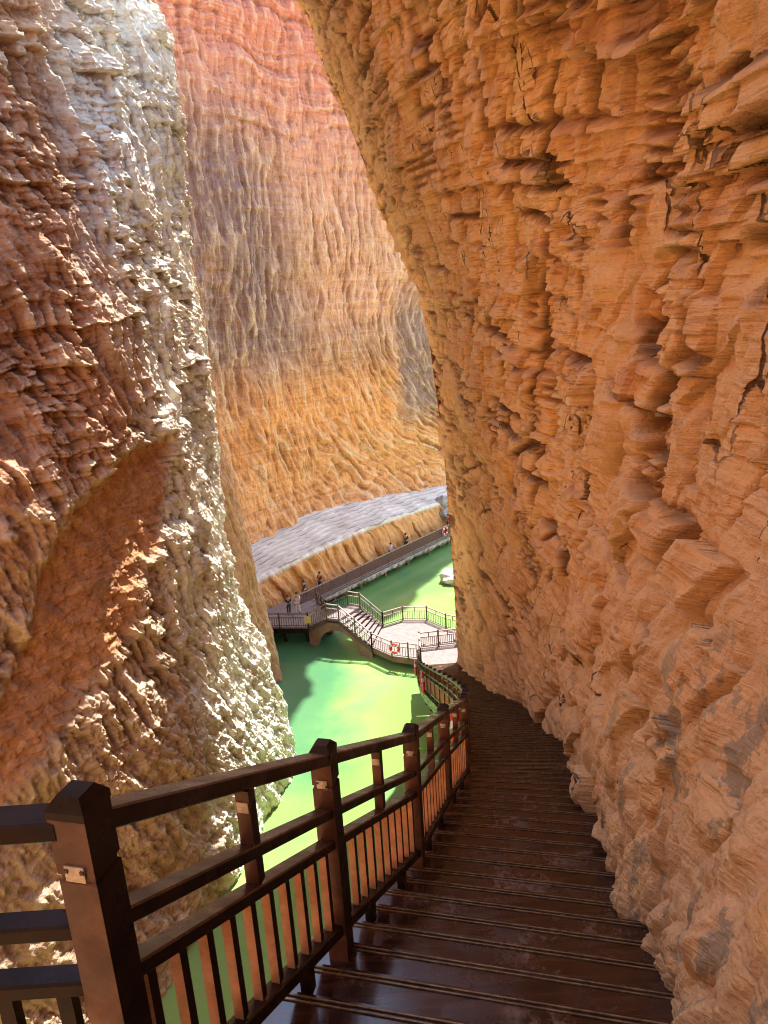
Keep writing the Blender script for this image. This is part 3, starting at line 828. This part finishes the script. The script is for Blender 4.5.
def build_stairs():
    root = thing('wooden_staircase', 'long dark wooden staircase descending along the right cliff, steps edged with brass strips', 'staircase')
    RISE = .167
    zall = np.interp(_dense, PS, PATH[:, 2])
    z0 = zall[0]; n = int((z0 - (-19.8))/RISE)
    sk = np.interp(-(z0 - RISE*np.arange(n+1)), -zall, _dense)
    rest = MB(); restn = MB(); cnt = 0
    nos_s = 0
    for k in range(n):
        s0, s1 = sk[k], sk[k+1]
        if s0 < .3: continue
        z = z0 - RISE*(k+1) + RISE*.5*0
        wd = float(np.interp(s0, [0, 5, 8, 12, 20, 45], [2.2, 2.0, 2.0, 2.3, 2.8, 3.2]))
        def edge(s, off=0.0):
            p = at_s(s)[:2] + heading(s)*off; r = right_of(s)
            return p - r*.10, p + r*wd
        tgt = rest if cnt >= 100 else MB()
        ntg = restn if cnt >= 100 else MB()
        sm = s0*.5 + s1*.5
        jig = random.uniform(-.002, .002)
        for sa, sb, oa, ob in ((s0, sm, .034, -.0025), (sm, s1, .0025, .03)):
            La, Ra = edge(sa, oa); Lb, Rb = edge(sb, ob)
            tl = random.uniform(-.0015, .0015)
            tgt.prism([La, Lb, Rb, Ra], z-.045, [z+jig+tl, z+jig-tl, z+jig-tl, z+jig+tl])
        La, Ra = edge(s1, .004); Lb, Rb = edge(s1, .024)
        tgt.prism([La, Lb, Rb, Ra], z-RISE-.01, z-.046)
        for o in (-.016, .006):
            La, Ra = edge(s1, o); Lb, Rb = edge(s1, o+.0065)
            ntg.prism([La, Lb, Rb, Ra], z+jig+.0005, z+jig+.007)
        if cnt < 100:
            st = tgt.build('step', M['tread'], root)
            ntg.build('nosing_strip', M['brass'], st)
        cnt += 1
    if rest.v:
        tag(rest.build('steps', M['tread'], root), kind='stuff')
        restn.build('nosing_strips', M['brass'], root)['kind'] = 'stuff'
    g = MB()
    for i in range(len(PATH)-1):
        a, b = PATH[i], PATH[i+1]
        r = right_of((PS[i]+PS[i+1])/2)
        o = np.array([r[0], r[1], 0])*.02
        g.bar(a - o + [0, 0, -.26], b - o + [0, 0, -.26], .07, .30, plumb=True)
    g.build('stringer', M['wood'], root)
    g = MB()
    for s in np.arange(2.0, PS[-1], 2.2):
        p = at_s(s); r = right_of(s)
        e = p[:2] + r*3.2
        g = MB(); g.bar((p[0], p[1], p[2]-.42), (e[0], e[1], p[2]-.42), .10, .14); g.build('support_beam', M['wood'], root)
        g = MB(); g.bar((p[0], p[1], p[2]-.5), (e[0], e[1], p[2]-2.4), .08, .10); g.build('brace', M['wood'], root)
    # landing at the foot
    d = MB()
    d.prism([(1.42, 38.0), (4.6, 38.0), (4.9, 38.9), (9.5, 39.5), (9.5, 41.2), (1.42, 40.3)], -20.05, -19.8)
    d.build('landing', M['deck'], root)
    return root

def square_post(mb, x, y, z0, T, h, ang, groove=True, mats=None, cap=.002):
    secs = [(z0, h)]
    if groove: secs += [(T-.215, h), (T-.209, h-.006), (T-.199, h-.006), (T-.193, h)]
    secs += [(T-.050, h), (T-.048, h+cap), (T-.028, h+cap), (T, h*.60)]
    co, si = math.cos(ang), math.sin(ang)
    vs = []
    for z, q in secs:
        for a, b in ((-q, -q), (q, -q), (q, q), (-q, q)):
            vs.append((x + a*co - b*si, y + a*si + b*co, z))
    fs = []; ms = []
    for i in range(len(secs)-1):
        for k in range(4):
            fs.append((i*4+k, i*4+(k+1) % 4, (i+1)*4+(k+1) % 4, (i+1)*4+k))
            ms.append((mats[k] if mats and i < len(secs)-4 else 0))
    fs.append((3, 2, 1, 0)); ms.append(0)
    t = (len(secs)-1)*4; fs.append((t, t+1, t+2, t+3)); ms.append(0)
    mb.add(vs, fs, ms)

def build_stair_railing():
    root = thing('stair_railing', 'dark brown wooden post and baluster railing along the open left side of the stairs', 'railing')
    nodes = [np.array([-2.25, 1.44, -2.160]), *RAIL]
    T = [p[2]+1.15 for p in nodes]
    HP = .048
    WM = [M['wood'], M['pale'], M['mid']]
    nb = 0; rest = MB()
    n = len(nodes)
    for i, p in enumerate(nodes):
        d = (nodes[min(i+1, n-1)] - nodes[max(i-1, 0)])[:2]
        if i == 1: d = (nodes[2]-nodes[1])[:2]
        d = unit2(d); ang = math.atan2(d[1], d[0]) - math.pi/2
        mb = MB()
        square_post(mb, p[0], p[1], p[2]-.42, T[i], HP, ang, True, [2, 0, 0, 0])  # uphill face gets the painted lit tone
        po = mb.build('post', WM, root)
        if 0 < i < 12:
            br = MB()
            dd = unit2((nodes[i]-nodes[i-1])[:2]); up_s = np.array([dd[0], dd[1], 0])
            c = np.array([p[0], p[1], T[i]-.185]) - np.array([d[0], d[1], 0])*(HP+.0025)
            br.box(c, .050, .004, .040, ang)
            q = np.array([math.cos(ang), math.sin(ang), 0])
            for sx in (-.02, .02):
                cc = c + q*sx - np.array([d[0], d[1], 0])*.003
                br.box(cc + [0, 0, random.choice((-.008, .008))], .009, .004, .009, ang, m=1)
            br.build('metal_bracket', [M['bracket'], M['bolt']], po)
    for i in range(n-1):
        a, b = nodes[i], nodes[i+1]
        v = b-a; L = np.hypot(v[0], v[1]); d = np.array([v[0]/L, v[1]/L, 0]); sl = v[2]/L
        dz = d + np.array([0, 0, sl])
        def pt(u, off): return np.array([a[0], a[1], T[i]]) + dz*u + np.array([0, 0, off])
        e0, e1 = HP-.004, L-HP+.004
        for nm, off, w, h, mt in (('top_rail', -.082, .09, .060, 'toprail'), ('middle_rail', -.365, .07, .052, 'toprail'),
                              ('lower_rail', -.53, .07, .052, 'toprail'), ('bottom_rail', -1.015, .07, .065, 'wood')):
            if i == 0: w, h, mt = w*.9, h*.85, 'wood'
            mb = MB(); mb.bar(pt(e0, off), pt(e1, off), w, h, plumb=True, ch=.006, mats=[0, 0, 0, 0, 1, 1, 1, 0, 0, 0])
            mb.build(nm, [M['wood'], M[mt]], root)
        st = MB(); m_ = L/2
        st.bar(pt(m_, -.53+.031), pt(m_, -.082-.031), .05, .05, up=d, mats=(2, 0, 0, 0, 0, 0))
        so_ = st.build('stub_post', WM, root)
        if i < 12:
            br = MB(); c = pt(m_, -.175) - d*.0275
            br.box(c, .042, .004, .04, math.atan2(d[1], d[0])-math.pi/2); br.build('metal_bracket', M['bracket'], so_)
        k = 10
        for j in range(k):
            u = HP + (L-2*HP)*(j+.5)/k
            mb = MB() if nb < 100 else rest
            o = random.uniform(-.002, .002)
            mb.bar(pt(u+o, -1.015+.034), pt(u+o, -.53-.030), 0.034, .036, up=d, mats=(1, 0, 0, 0, 0, 0))  # lighter uphill face paints in the light falling on it
            if nb < 100: mb.build('baluster', WM, root)
            nb += 1
        for u in (L*.3, L*.72):
            ft = MB(); ft.bar(pt(u, -1.17), pt(u, -1.047), .05, .05, up=d); ft.build('rail_foot', M['wood'], root)
    if rest.v: tag(rest.build('balusters', WM, root), kind='stuff')
    return root

def far_railing(name, label, cat, pts, mat, topmat, group=None, H=1.08, spacing=1.3, bal=.17, panel=False, post_at=None, upper=True, pw=.05):
    """pts: floor points; posts at every point and between"""
    root = thing(name, label, cat, group)
    P = [np.array(p, float) for p in pts]
    nodes = [P[0]]
    for a, b in zip(P, P[1:]):
        L = np.linalg.norm((b-a)[:2]); k = max(1, round(L/spacing))
        for j in range(1, k+1): nodes.append(a + (b-a)*j/k)
    for p in nodes:
        mb = MB(); square_post(mb, p[0], p[1], p[2]-.15, p[2]+H, pw, 0, False); mb.build('post', mat, root)
    allb = []; mid = H-.38
    for a, b in zip(nodes, nodes[1:]):
        z = np.array([0, 0, 1.])
        mb = MB(); mb.bar(a+z*(H-.09), b+z*(H-.09), .09, .06, plumb=True); mb.build('top_rail', topmat, root)
        if upper:
            mb = MB(); mb.bar(a+z*mid, b+z*mid, .06, .05, plumb=True); mb.build('middle_rail', topmat, root)
            m_ = (a+b)/2
            mb = MB(); mb.bar(m_+z*mid, m_+z*(H-.12), .05, .05, up=(1, 0, 0)); mb.build('stub_post', mat, root)
        mb = MB(); mb.bar(a+z*.10, b+z*.10, .06, .06, plumb=True); mb.build('bottom_rail', topmat, root)
        L = np.linalg.norm((b-a)[:2]); k = max(2, round(L/bal))
        top_ = mid-.02 if upper else H-.12
        if panel:
            mb = MB()
            for j in range(1, k):
                q = a+(b-a)*j/k; mb.bar(q+z*.12, q+z*top_, .05, .035, up=(WD[0], WD[1], 0))
            mb.build('panel', mat, root)
        else:
            for j in range(1, k):
                q = a+(b-a)*j/k; allb.append((q+z*.12, q+z*top_))
    rest = MB()
    for j, (p, q) in enumerate(allb):
        mb = MB() if j < 100 else rest
        mb.bar(p, q, .035, .035, up=(1, 0, 0))
        if j < 100: mb.build('baluster', mat, root)
    if rest.v: tag(rest.build('balusters', mat, root), kind='stuff')
    return root

def steps_between(root, a0, a1, b0, b1, n, mat, nmat):
    """flight from edge a0-a1 to edge b0-b1 (3-D points)"""
    a0, a1, b0, b1 = (np.array(p, float) for p in (a0, a1, b0, b1))
    for k in range(n):
        p0 = a0+(b0-a0)*k/n; p1 = a1+(b1-a1)*k/n; q0 = a0+(b0-a0)*(k+1)/n; q1 = a1+(b1-a1)*(k+1)/n
        z = a0[2]+(b0[2]-a0[2])*(k+1)/(n+1)
        mb = MB(); mb.prism([p0[:2], p1[:2], q1[:2], q0[:2]], z-.07, z)
        mb.build('step', mat, root)
    for p, q in ((a0, b0), (a1, b1)):
        g = MB(); g.bar(p-[0, 0, .22], q-[0, 0, .22], .10, .34, plumb=True); g.build('stringer', nmat, root)

def build_platform():
    root = thing('viewing_platform', 'pale polygonal viewing platform standing just above the green water', 'platform')
    F = [(-1.33, 44.18), (-.06, 42.73), (1.97, 41.91), (3.88, 42.33), (9, 43.0)]
    Bk = [(9, 46.3), (4.59, 45.76), (3.71, 46.37), (2.52, 47.87), (.86, 48.12), (-.56, 47.33)]
    poly = F + Bk
    mb = MB(); mb.prism([(x, y) for x, y in poly], -21.56, -21.5); mb.build('deck', M['deck'], root)
    c = np.mean(np.array(poly), axis=0)
    mb = MB(); mb.prism([tuple(c + (np.array(p)-c)*.985) for p in poly], -21.95, -21.56); mb.build('slab', M['concrete'], root)
    for x, y in ((0.2, 44.2), (2.2, 43.2), (.8, 46.8), (2.8, 46.3), (6, 44.5)):
        mb = MB(); mb.tube([(x, y, -23.4), (x, y, -21.94)], .28, 14); mb.build('pillar', M['concrete'], root, True)
    far_railing('platform_railing', 'railing on the near edge of the viewing platform, carrying a red life ring', 'railing',
                [(x, y, -21.5) for x, y in F], M['farwood'], M['fartop'])
    far_railing('platform_railing', 'railing on the far edge of the viewing platform with green water behind it', 'railing',
                [(x, y, -21.5) for x, y in reversed(Bk)], M['farwood'], M['fartop'])

def build_bridge():
    root = thing('arched_bridge', 'small stepped footbridge on a brown concrete arch between the landing and the platform', 'bridge')
    A0, A1, B0, B1 = (-4.26, 45.9, -20.0), (-3.42, 45.5, -20.0), (-2.89, 47.9, -20.0), (-2.05, 47.4, -20.0)
    C0, C1 = (-1.33, 44.18, -21.5), (-.56, 47.33, -21.5)
    D0, D1 = (-5.63, 46.8, -21.0), (-4.5, 48.9, -21.0)
    mb = MB(); mb.prism([p[:2] for p in (A0, A1, B1, B0)], -20.16, -20.0); mb.build('deck', M['deck'], root)
    steps_between(root, A1, B1, C0, C1, 7, M['deck'], M['farwood'])
    steps_between(root, D0, D1, A0, B0, 5, M['deck'], M['farwood'])
    # arch sides and soffit
    for sgn, (p, q, r, s) in ((0, (D0, A0, A1, C0)), (1, (D1, B0, B1, C1))):
        pts = [np.array(x, float) for x in (p, q, r, s)]
        path = [pts[0]+[0, 0, -.4], pts[1]+[0, 0, -.35], pts[2]+[0, 0, -.35], pts[3]+[0, 0, -.4]]
        cum = [0]
        for i in range(3): cum.append(cum[-1]+np.linalg.norm((path[i+1]-path[i])[:2]))
        u = np.linspace(0, cum[-1], 40)
        top = np.array([[np.interp(t, cum, [w_[c] for w_ in path]) for c in range(3)] for t in u])
        x = u/cum[-1]
        arch = -23.0 + 2.15*np.sqrt(np.clip(1-((x-.47)/.36)**2, 0, 1))
        bot = np.where(np.abs(x-.47) < .36, arch, -23.0)
        bot = np.minimum(bot, top[:, 2]-.18)
        inn = (np.array([-2.9, 47.0])-np.array([top[20, 0], top[20, 1]])); inn = inn/np.linalg.norm(inn)*.35
        mb = MB()
        vs = []
        for i in range(40):
            X_, Y_ = top[i, 0], top[i, 1]
            vs += [(X_, Y_, top[i, 2]), (X_, Y_, bot[i]), (X_+inn[0], Y_+inn[1], bot[i]), (X_+inn[0], Y_+inn[1], top[i, 2])]
        fs = []
        for i in range(39):
            for k in range(4): fs.append((i*4+k, i*4+(k+1) % 4, i*4+4+(k+1) % 4, i*4+4+k))
        fs += [(0, 1, 2, 3), (159, 158, 157, 156)]
        mb.add(vs, fs); mb.build('arch_beam', M['concrete'], root)
    far_railing('bridge_railing', 'stepped railing on the near side of the arched footbridge', 'railing', [D0, A0, A1, C0], M['farwood'], M['fartop'], spacing=1.4)
    far_railing('bridge_railing', 'stepped railing on the far side of the arched footbridge', 'railing', [D1, B0, B1, C1], M['farwood'], M['fartop'], spacing=1.4)

def build_landing():
    root = thing('wooden_landing', 'dark wooden landing over the water at the near end of the cliff walkway', 'landing')
    poly = [(-9.6, 47.4), (-7.63, 47.1), (-5.63, 46.8), (-4.5, 48.9), (-5.3, 50.9), (-6.9, 52.4), (-10.5, 51.0)]
    mb = MB(); mb.prism(poly, -21.1, -21.0); mb.build('deck', M['decking'], root)
    mb = MB()
    for p, q in zip(poly, poly[1:]+poly[:1]): mb.bar((*p, -21.26), (*q, -21.26), .12, .3)
    mb.build('edge_beam', M['wood'], root)
    for x, y in ((-7.4, 47.6), (-5.8, 47.4), (-5.2, 48.9)):
        mb = MB(); mb.tube([(x, y, -23.4), (x, y, -21.1)], .13, 10); mb.build('pillar', M['wood'], root, True)
    far_railing('landing_railing', 'dark railing around the near edge of the shaded landing with a yellow sign', 'railing',
                [(-9.6, 47.4, -21), (-7.63, 47.1, -21), (-5.63, 46.8, -21)], M['farwood'], M['farwood2'], spacing=1.9)
    far_railing('landing_railing', 'short railing on the water side of the landing beside the start of the walkway', 'railing',
                [(-4.5, 48.9, -21), (-5.3, 50.7, -21)], M['farwood'], M['farwood2'])
    s = MB(); s.box((-5.62, 46.70, -20.42), .42, .03, .5); sg = s.build('notice_board', M['yellow'])
    tag(sg, 'small yellow notice board fixed to the corner post of the dark landing railing', 'sign')

def build_walkway():
    root = thing('cliff_walkway', 'narrow walkway along the foot of the orange ledge beside the far water', 'walkway')
    mb = MB(); ed = MB()
    N_ = 60; ts = np.linspace(-1.5, 32, N_)
    rng = random.Random(4)
    a = [wpt(t, .0) for t in ts]; b = [wpt(t, 1.75) for t in ts]
    for i in range(N_-1):
        mb.prism([tuple(a[i]), tuple(a[i+1]), tuple(b[i+1]), tuple(b[i])], -21.32, -21.2)
    mb.build('deck', M['deck'], root)
    vs = []; fs = []
    for i, t in enumerate(np.linspace(-1.5, 32, 160)):
        o = rng.uniform(-.10, .12); dz = rng.uniform(-.25, .12)
        for off, z in ((-.08+o*.4, -21.33), (-.02+o, -21.62+dz*.5), (.55+o, -21.95+dz), (1.8, -21.9)):
            p = wpt(t, off); vs.append((p[0], p[1], z))
    for i in range(159):
        for k in range(3): fs.append((i*4+k, i*4+4+k, i*4+5+k, i*4+1+k))
    ed.add(vs, fs); ed.build('rock_edge', M['edge'], root)
    for t in np.arange(1, 30, 3.2):
        p = wpt(t, .5); q = MB(); q.tube([(p[0], p[1], -23.2), (p[0], p[1], -21.7)], .12, 8); q.build('pillar', M['concrete'], root, True)
    far_railing('walkway_railing', 'long brown railing along the water side of the cliff walkway', 'railing',
                [(*wpt(0, .08), -21.2), (*wpt(30, .08), -21.2)], M['mesh'], M['fartop'], spacing=1.75, bal=.10, panel=True, upper=False, pw=.045)

def life_ring(label, loc, rz, R=.36, r=.075, tilt=0):
    root = thing('life_ring', label, 'life ring', 'red life rings hung on the railings', loc)
    root.rotation_euler = (tilt, 0, rz)
    nu, nv = 40, 12
    mb = MB(); vs = []; fs = []; ms = []
    for i in range(nu):
        for k in range(nv):
            t = 2*math.pi*i/nu; p = 2*math.pi*k/nv
            q = R - r + r*math.cos(p)
            vs.append((q*math.cos(t), r*.8*math.sin(p), q*math.sin(t)))
    for i in range(nu):
        for k in range(nv):
            fs.append((i*nv+k, ((i+1) % nu)*nv+k, ((i+1) % nu)*nv+(k+1) % nv, i*nv+(k+1) % nv))
            ms.append(1 if (i % 10) in (4, 5) and (i//10) in (0, 1, 2, 3) else 0)
    mb.add(vs, fs, ms); mb.build('ring', [M['red'], M['white']], root, True)
    mb = MB()
    pts = [((R+.03)*math.cos(t), .02, (R+.03)*math.sin(t)) for t in np.linspace(0, 2*math.pi, 33)]
    mb.tube(pts, .012, 6); mb.build('grab_line', M['white'], root, True)
    return root

def boulder(label, loc, sx, sy, sz, mat, seed, group=None):
    import bmesh
    bm = bmesh.new(); bmesh.ops.create_icosphere(bm, subdivisions=5, radius=1)
    from mathutils import noise as mn
    for v in bm.verts:
        p = v.co.copy(); o = Vector((seed*3.1, seed*1.7, seed))
        c = mn.voronoi(p*1.3+o)[0]
        d = 1 + .35*(c[1]-c[0]) + .22*mn.fractal(p*1.5+o, 1, 2, 4)
        v.co = Vector((p.x*sx*d, p.y*sy*d, p.z*sz*d))
    me = bpy.data.meshes.new('boulder'); bm.to_mesh(me); bm.free()
    me.polygons.foreach_set('use_smooth', [True]*len(me.polygons))
    o = link('boulder', me, mat); o.location = loc
    return tag(o, label, 'boulder', group)

# ------------------------------------------------------------------ people
def skin_mesh(name, verts, edges, radii, mat, parent, root=0, sub=1):
    me = bpy.data.meshes.new(name); me.from_pydata(verts, edges, [])
    o = link(name, me, mat, parent)
    md = o.modifiers.new('skin', 'SKIN'); md.use_smooth_shade = True
    sk = me.skin_vertices[0].data if me.skin_vertices else None
    if sk is None:
        bpy.context.view_layer.objects.active = o
        import bmesh
        bm = bmesh.new(); bm.from_mesh(me); bm.verts.layers.skin.verify(); bm.to_mesh(me); bm.free()
        sk = me.skin_vertices[0].data
    for i, r in enumerate(radii):
        sk[i].radius = (r, r) if not isinstance(r, tuple) else r
        sk[i].use_root = (i == root)
    o.modifiers.new('sub', 'SUBSURF').levels = sub; o.modifiers['sub'].render_levels = sub
    return o

def person(label, loc, rz, hgt, shirt, trousers, arm=(20, 20), step=.10, lean=0.0, hairlen=0):
    root = thing('person', label, 'person', None, loc); root.rotation_euler = (0, 0, rz)
    k = hgt/1.75*.94
    vs = []; es = []; rs = []
    def v(p, r, link_=None):
        y = p[1] + lean*max(0, p[2]-.9)
        vs.append((p[0]*k, y*k, p[2]*k)); rs.append(r*k if not isinstance(r, tuple) else tuple(x*k for x in r))
        if link_ is not None: es.append((link_, len(vs)-1))
        return len(vs)-1
    pel = v((0, 0, .95), (.14, .11)); sp = v((0, 0, 1.14), (.125, .10), pel); ch = v((0, .0, 1.36), (.15, .11), sp)
    nk = v((0, 0, 1.50), .055, ch); hd = v((0, .015, 1.60), .085, nk); ht = v((0, .01, 1.70), .075, hd)
    v((0, .105, 1.60), .016, hd)                                   # nose (faces +y)
    arms = []; torso_n = None
    for s, a in zip((-1, 1), arm):
        t = rad(a)
        sh = v((s*.18, 0, 1.42), .058, ch)
        el = v((s*.23, .05, 1.14), .042, sh)
        wr = v((s*.235, .05+.25*math.sin(t), 1.14-.25*math.cos(t)), .030, el)
        dx = np.array([0, math.sin(t), -math.cos(t)])
        pm = v(np.array(vs[wr])/k + dx*.06, (.026, .036), wr)
        for f in range(5):
            b = np.array(vs[pm])/k
            ang = (f-2)*.013
            if f == 0: e = v(b + dx*.03 + np.array([-s*.04, .015, 0]), .009, pm)
            else: e = v(b + dx*(.075 + .012*(f in (2, 3))) + np.array([-s*.02, ang, 0]), .009, pm)
        arms.append((sh, el, wr))
    legs = []
    for s in (-1, 1):
        hp = v((s*.09, 0, .88), .095, pel); kn = v((s*.10, .02+s*step*.5, .48), .062, hp)
        an = v((s*.10, s*step, .09), .042, kn); to = v((s*.11, s*step+.13, .04), .038, an)
        legs.append((hp, kn, an, to))
    skin_mesh('body', vs, es, rs, M['skin'], root)
    # shirt
    def sub_(idx, edges, grow, nm, mat):
        mp = {j: n for n, j in enumerate(idx)}
        g = lambda r: tuple(x+grow*k for x in r) if isinstance(r, tuple) else r+grow*k
        skin_mesh(nm, [vs[j] for j in idx], [(mp[a_], mp[b_]) for a_, b_ in edges], [g(rs[j]) for j in idx], mat, root)
    (s0, e0, w0), (s1, e1, w1) = arms
    sub_([sp, pel, ch, s0, e0, s1, e1], [(pel, sp), (sp, ch), (ch, s0), (s0, e0), (ch, s1), (s1, e1)], .018, 'shirt', shirt)
    (h0, k0, a0, t0), (h1, k1, a1, t1) = legs
    sub_([pel, h0, k0, a0, h1, k1, a1], [(pel, h0), (h0, k0), (k0, a0), (pel, h1), (h1, k1), (k1, a1)], .014, 'trousers', trousers)
    for (hp, kn, an, to) in legs:
        sub_([an, to], [(an, to)], .012, 'shoe', M['shoe'])
    mb = MB(); n = 14
    c = np.array(vs[hd]); vv = []; ff = []
    for i in range(9):
        p = math.pi*.56*i/8
        for j in range(n):
            t = 2*math.pi*j/n
            back = .5-.5*math.sin(t)
            pp = p*(1 + (.30+.35*hairlen)*back - .12*(1-back))
            vv.append(c + k*np.array([.108*math.sin(pp)*math.cos(t), -.012+.118*math.sin(pp)*math.sin(t), .035+.125*math.cos(pp)]))
    for i in range(8):
        for j in range(n): ff.append((i*n+j, i*n+(j+1) % n, (i+1)*n+(j+1) % n, (i+1)*n+j))
    mb.add(vv, ff); mb.build('hair', M['hair'], root, True)
    for s in (-1, 1):
        mb = MB(); mb.box(c + k*np.array([s*.035, .092, .02]), .02*k, .012*k, .012*k); mb.build('eye', M['hair'], root)
    return root

M['mid'] = mat_wood('lit_post_wood', (.075, .030, .017), (.15, .062, .034), (.30, .15, .085), .4, .4, .45)  # lit tone painted on the uphill faces of posts and stub posts
M['decking'] = mat_plain('grey_brown_decking', (.26, .20, .17), .7, 0, .3, 5)
M['farwood2'] = mat_plain('dark_rail_wood', (.14, .09, .075), .5, 0, .3, 6)
M['edge'] = mat_plain('pale_edge_rock', (.50, .42, .36), .9, 0, .45, 2)
M['paleboulder'] = mat_plain('pale_boulder', (.62, .57, .50), .85, 0, .3, 1.5)
M['greyboulder'] = mat_plain('grey_boulder', (.36, .33, .30), .85, 0, .35, 1.5)

build_stairs(); build_stair_railing()
far_railing('landing_railing', 'brown railing across the far side of the sunlit landing at the foot of the stairs', 'railing',
            [(1.55, 38.05, -19.8), (1.6, 40.1, -19.8), (5.0, 40.5, -19.8), (9, 41.0, -19.8)], M['farwood'], M['fartop'], spacing=1.15, bal=.12)
build_platform(); build_bridge(); build_landing(); build_walkway()

def on_rail(s, out, dz):
    p = at_s(s); r = right_of(s)
    return (p[0]-r[0]*out, p[1]-r[1]*out, p[2]+dz), math.atan2(heading(s)[1], heading(s)[0])
def sy(y): return float(np.interp(y, PATH[:, 1], PS))
for lab, y in (('red life ring hung outside the stair railing behind the nearest posts', 9.9),
               ('red life ring hung outside the lower stair railing above the green water', 24.0),
               ('red life ring hung outside the stair railing closest to the foot landing', 33.2)):
    l, a = on_rail(sy(y), .16, .42); life_ring(lab, l, a, .40, .085)
life_ring('red and white life ring on the near railing of the viewing platform', (.12, 42.56, -20.92), rad(-22))
p = wpt(18.9, -.08); life_ring('red life ring on the brown railing at the far right end of the walkway', (p[0], p[1], -20.55), math.atan2(WD[1], WD[0]), .42, .09)

def cloth(name, c): 
    M[name] = mat_plain(name, c, .85, 0, .2, 10); return M[name]
navy = cloth('navy_cloth', (.03, .035, .07)); white = cloth('white_cloth', (.75, .70, .70)); maroon = cloth('maroon_cloth', (.20, .03, .05))
blue = cloth('light_blue_cloth', (.30, .40, .66)); dark = cloth('dark_cloth', (.04, .035, .045)); redc = cloth('red_cloth', (.55, .08, .07))
def at_w(t, off): q = wpt(t, off); return (q[0], q[1], -21.2)
HW = math.atan2(WD[1], WD[0]) - math.pi/2
person('person in pale top and white trousers standing on the dark landing', (-6.55, 49.3, -21.0), rad(160), 1.75, white, white, (10, 15))
person('person in dark clothes leaning beside the one in white on the landing', (-7.2, 49.2, -21.0), rad(200), 1.62, dark, navy, (60, 60), .08, .12)
person('person in navy top standing where the landing meets the walkway', (-6.25, 51.6, -21.0), rad(120), 1.72, navy, dark, (25, 10))
person('person in maroon top walking on the near part of the walkway', at_w(3.2, .9), HW+rad(180), 1.74, maroon, navy, (15, 30), .16, 0, .6)
person('person in light blue top leaning on the middle of the walkway railing', at_w(11.6, .6), HW+rad(-90), 1.68, blue, dark, (50, 55), .06, .1)
person('person in dark jacket walking behind the one in light blue', at_w(14.2, .9), HW, 1.76, dark, dark, (15, 25), .18)
person('person in red top at the far right end of the walkway', at_w(20.9, .9), HW+rad(150), 1.74, redc, dark, (10, 20), .08)

boulder('pale boulder standing in the green water beside the right cliff', (5.55, 56.9, -22.1), 1.2, 1.0, .75, M['paleboulder'], 2)
for i, (t, off, z, s, lab) in enumerate(((21.6, 1.9, -20.0, .75, 'large grey boulder at the right end of the ledge'),
                                          (22.6, 1.7, -20.6, .55, 'small pale boulder in the rubble behind the far life ring'),
                                          (21.9, 2.2, -18.9, .65, 'grey boulder on top of the rubble at the right end of the ledge'))):
    q = wpt(t, off); boulder(lab, (q[0], q[1], z), s*1.1, s, s*.9, M['greyboulder' if i != 1 else 'paleboulder'], i+5, 'boulders at the end of the ledge')
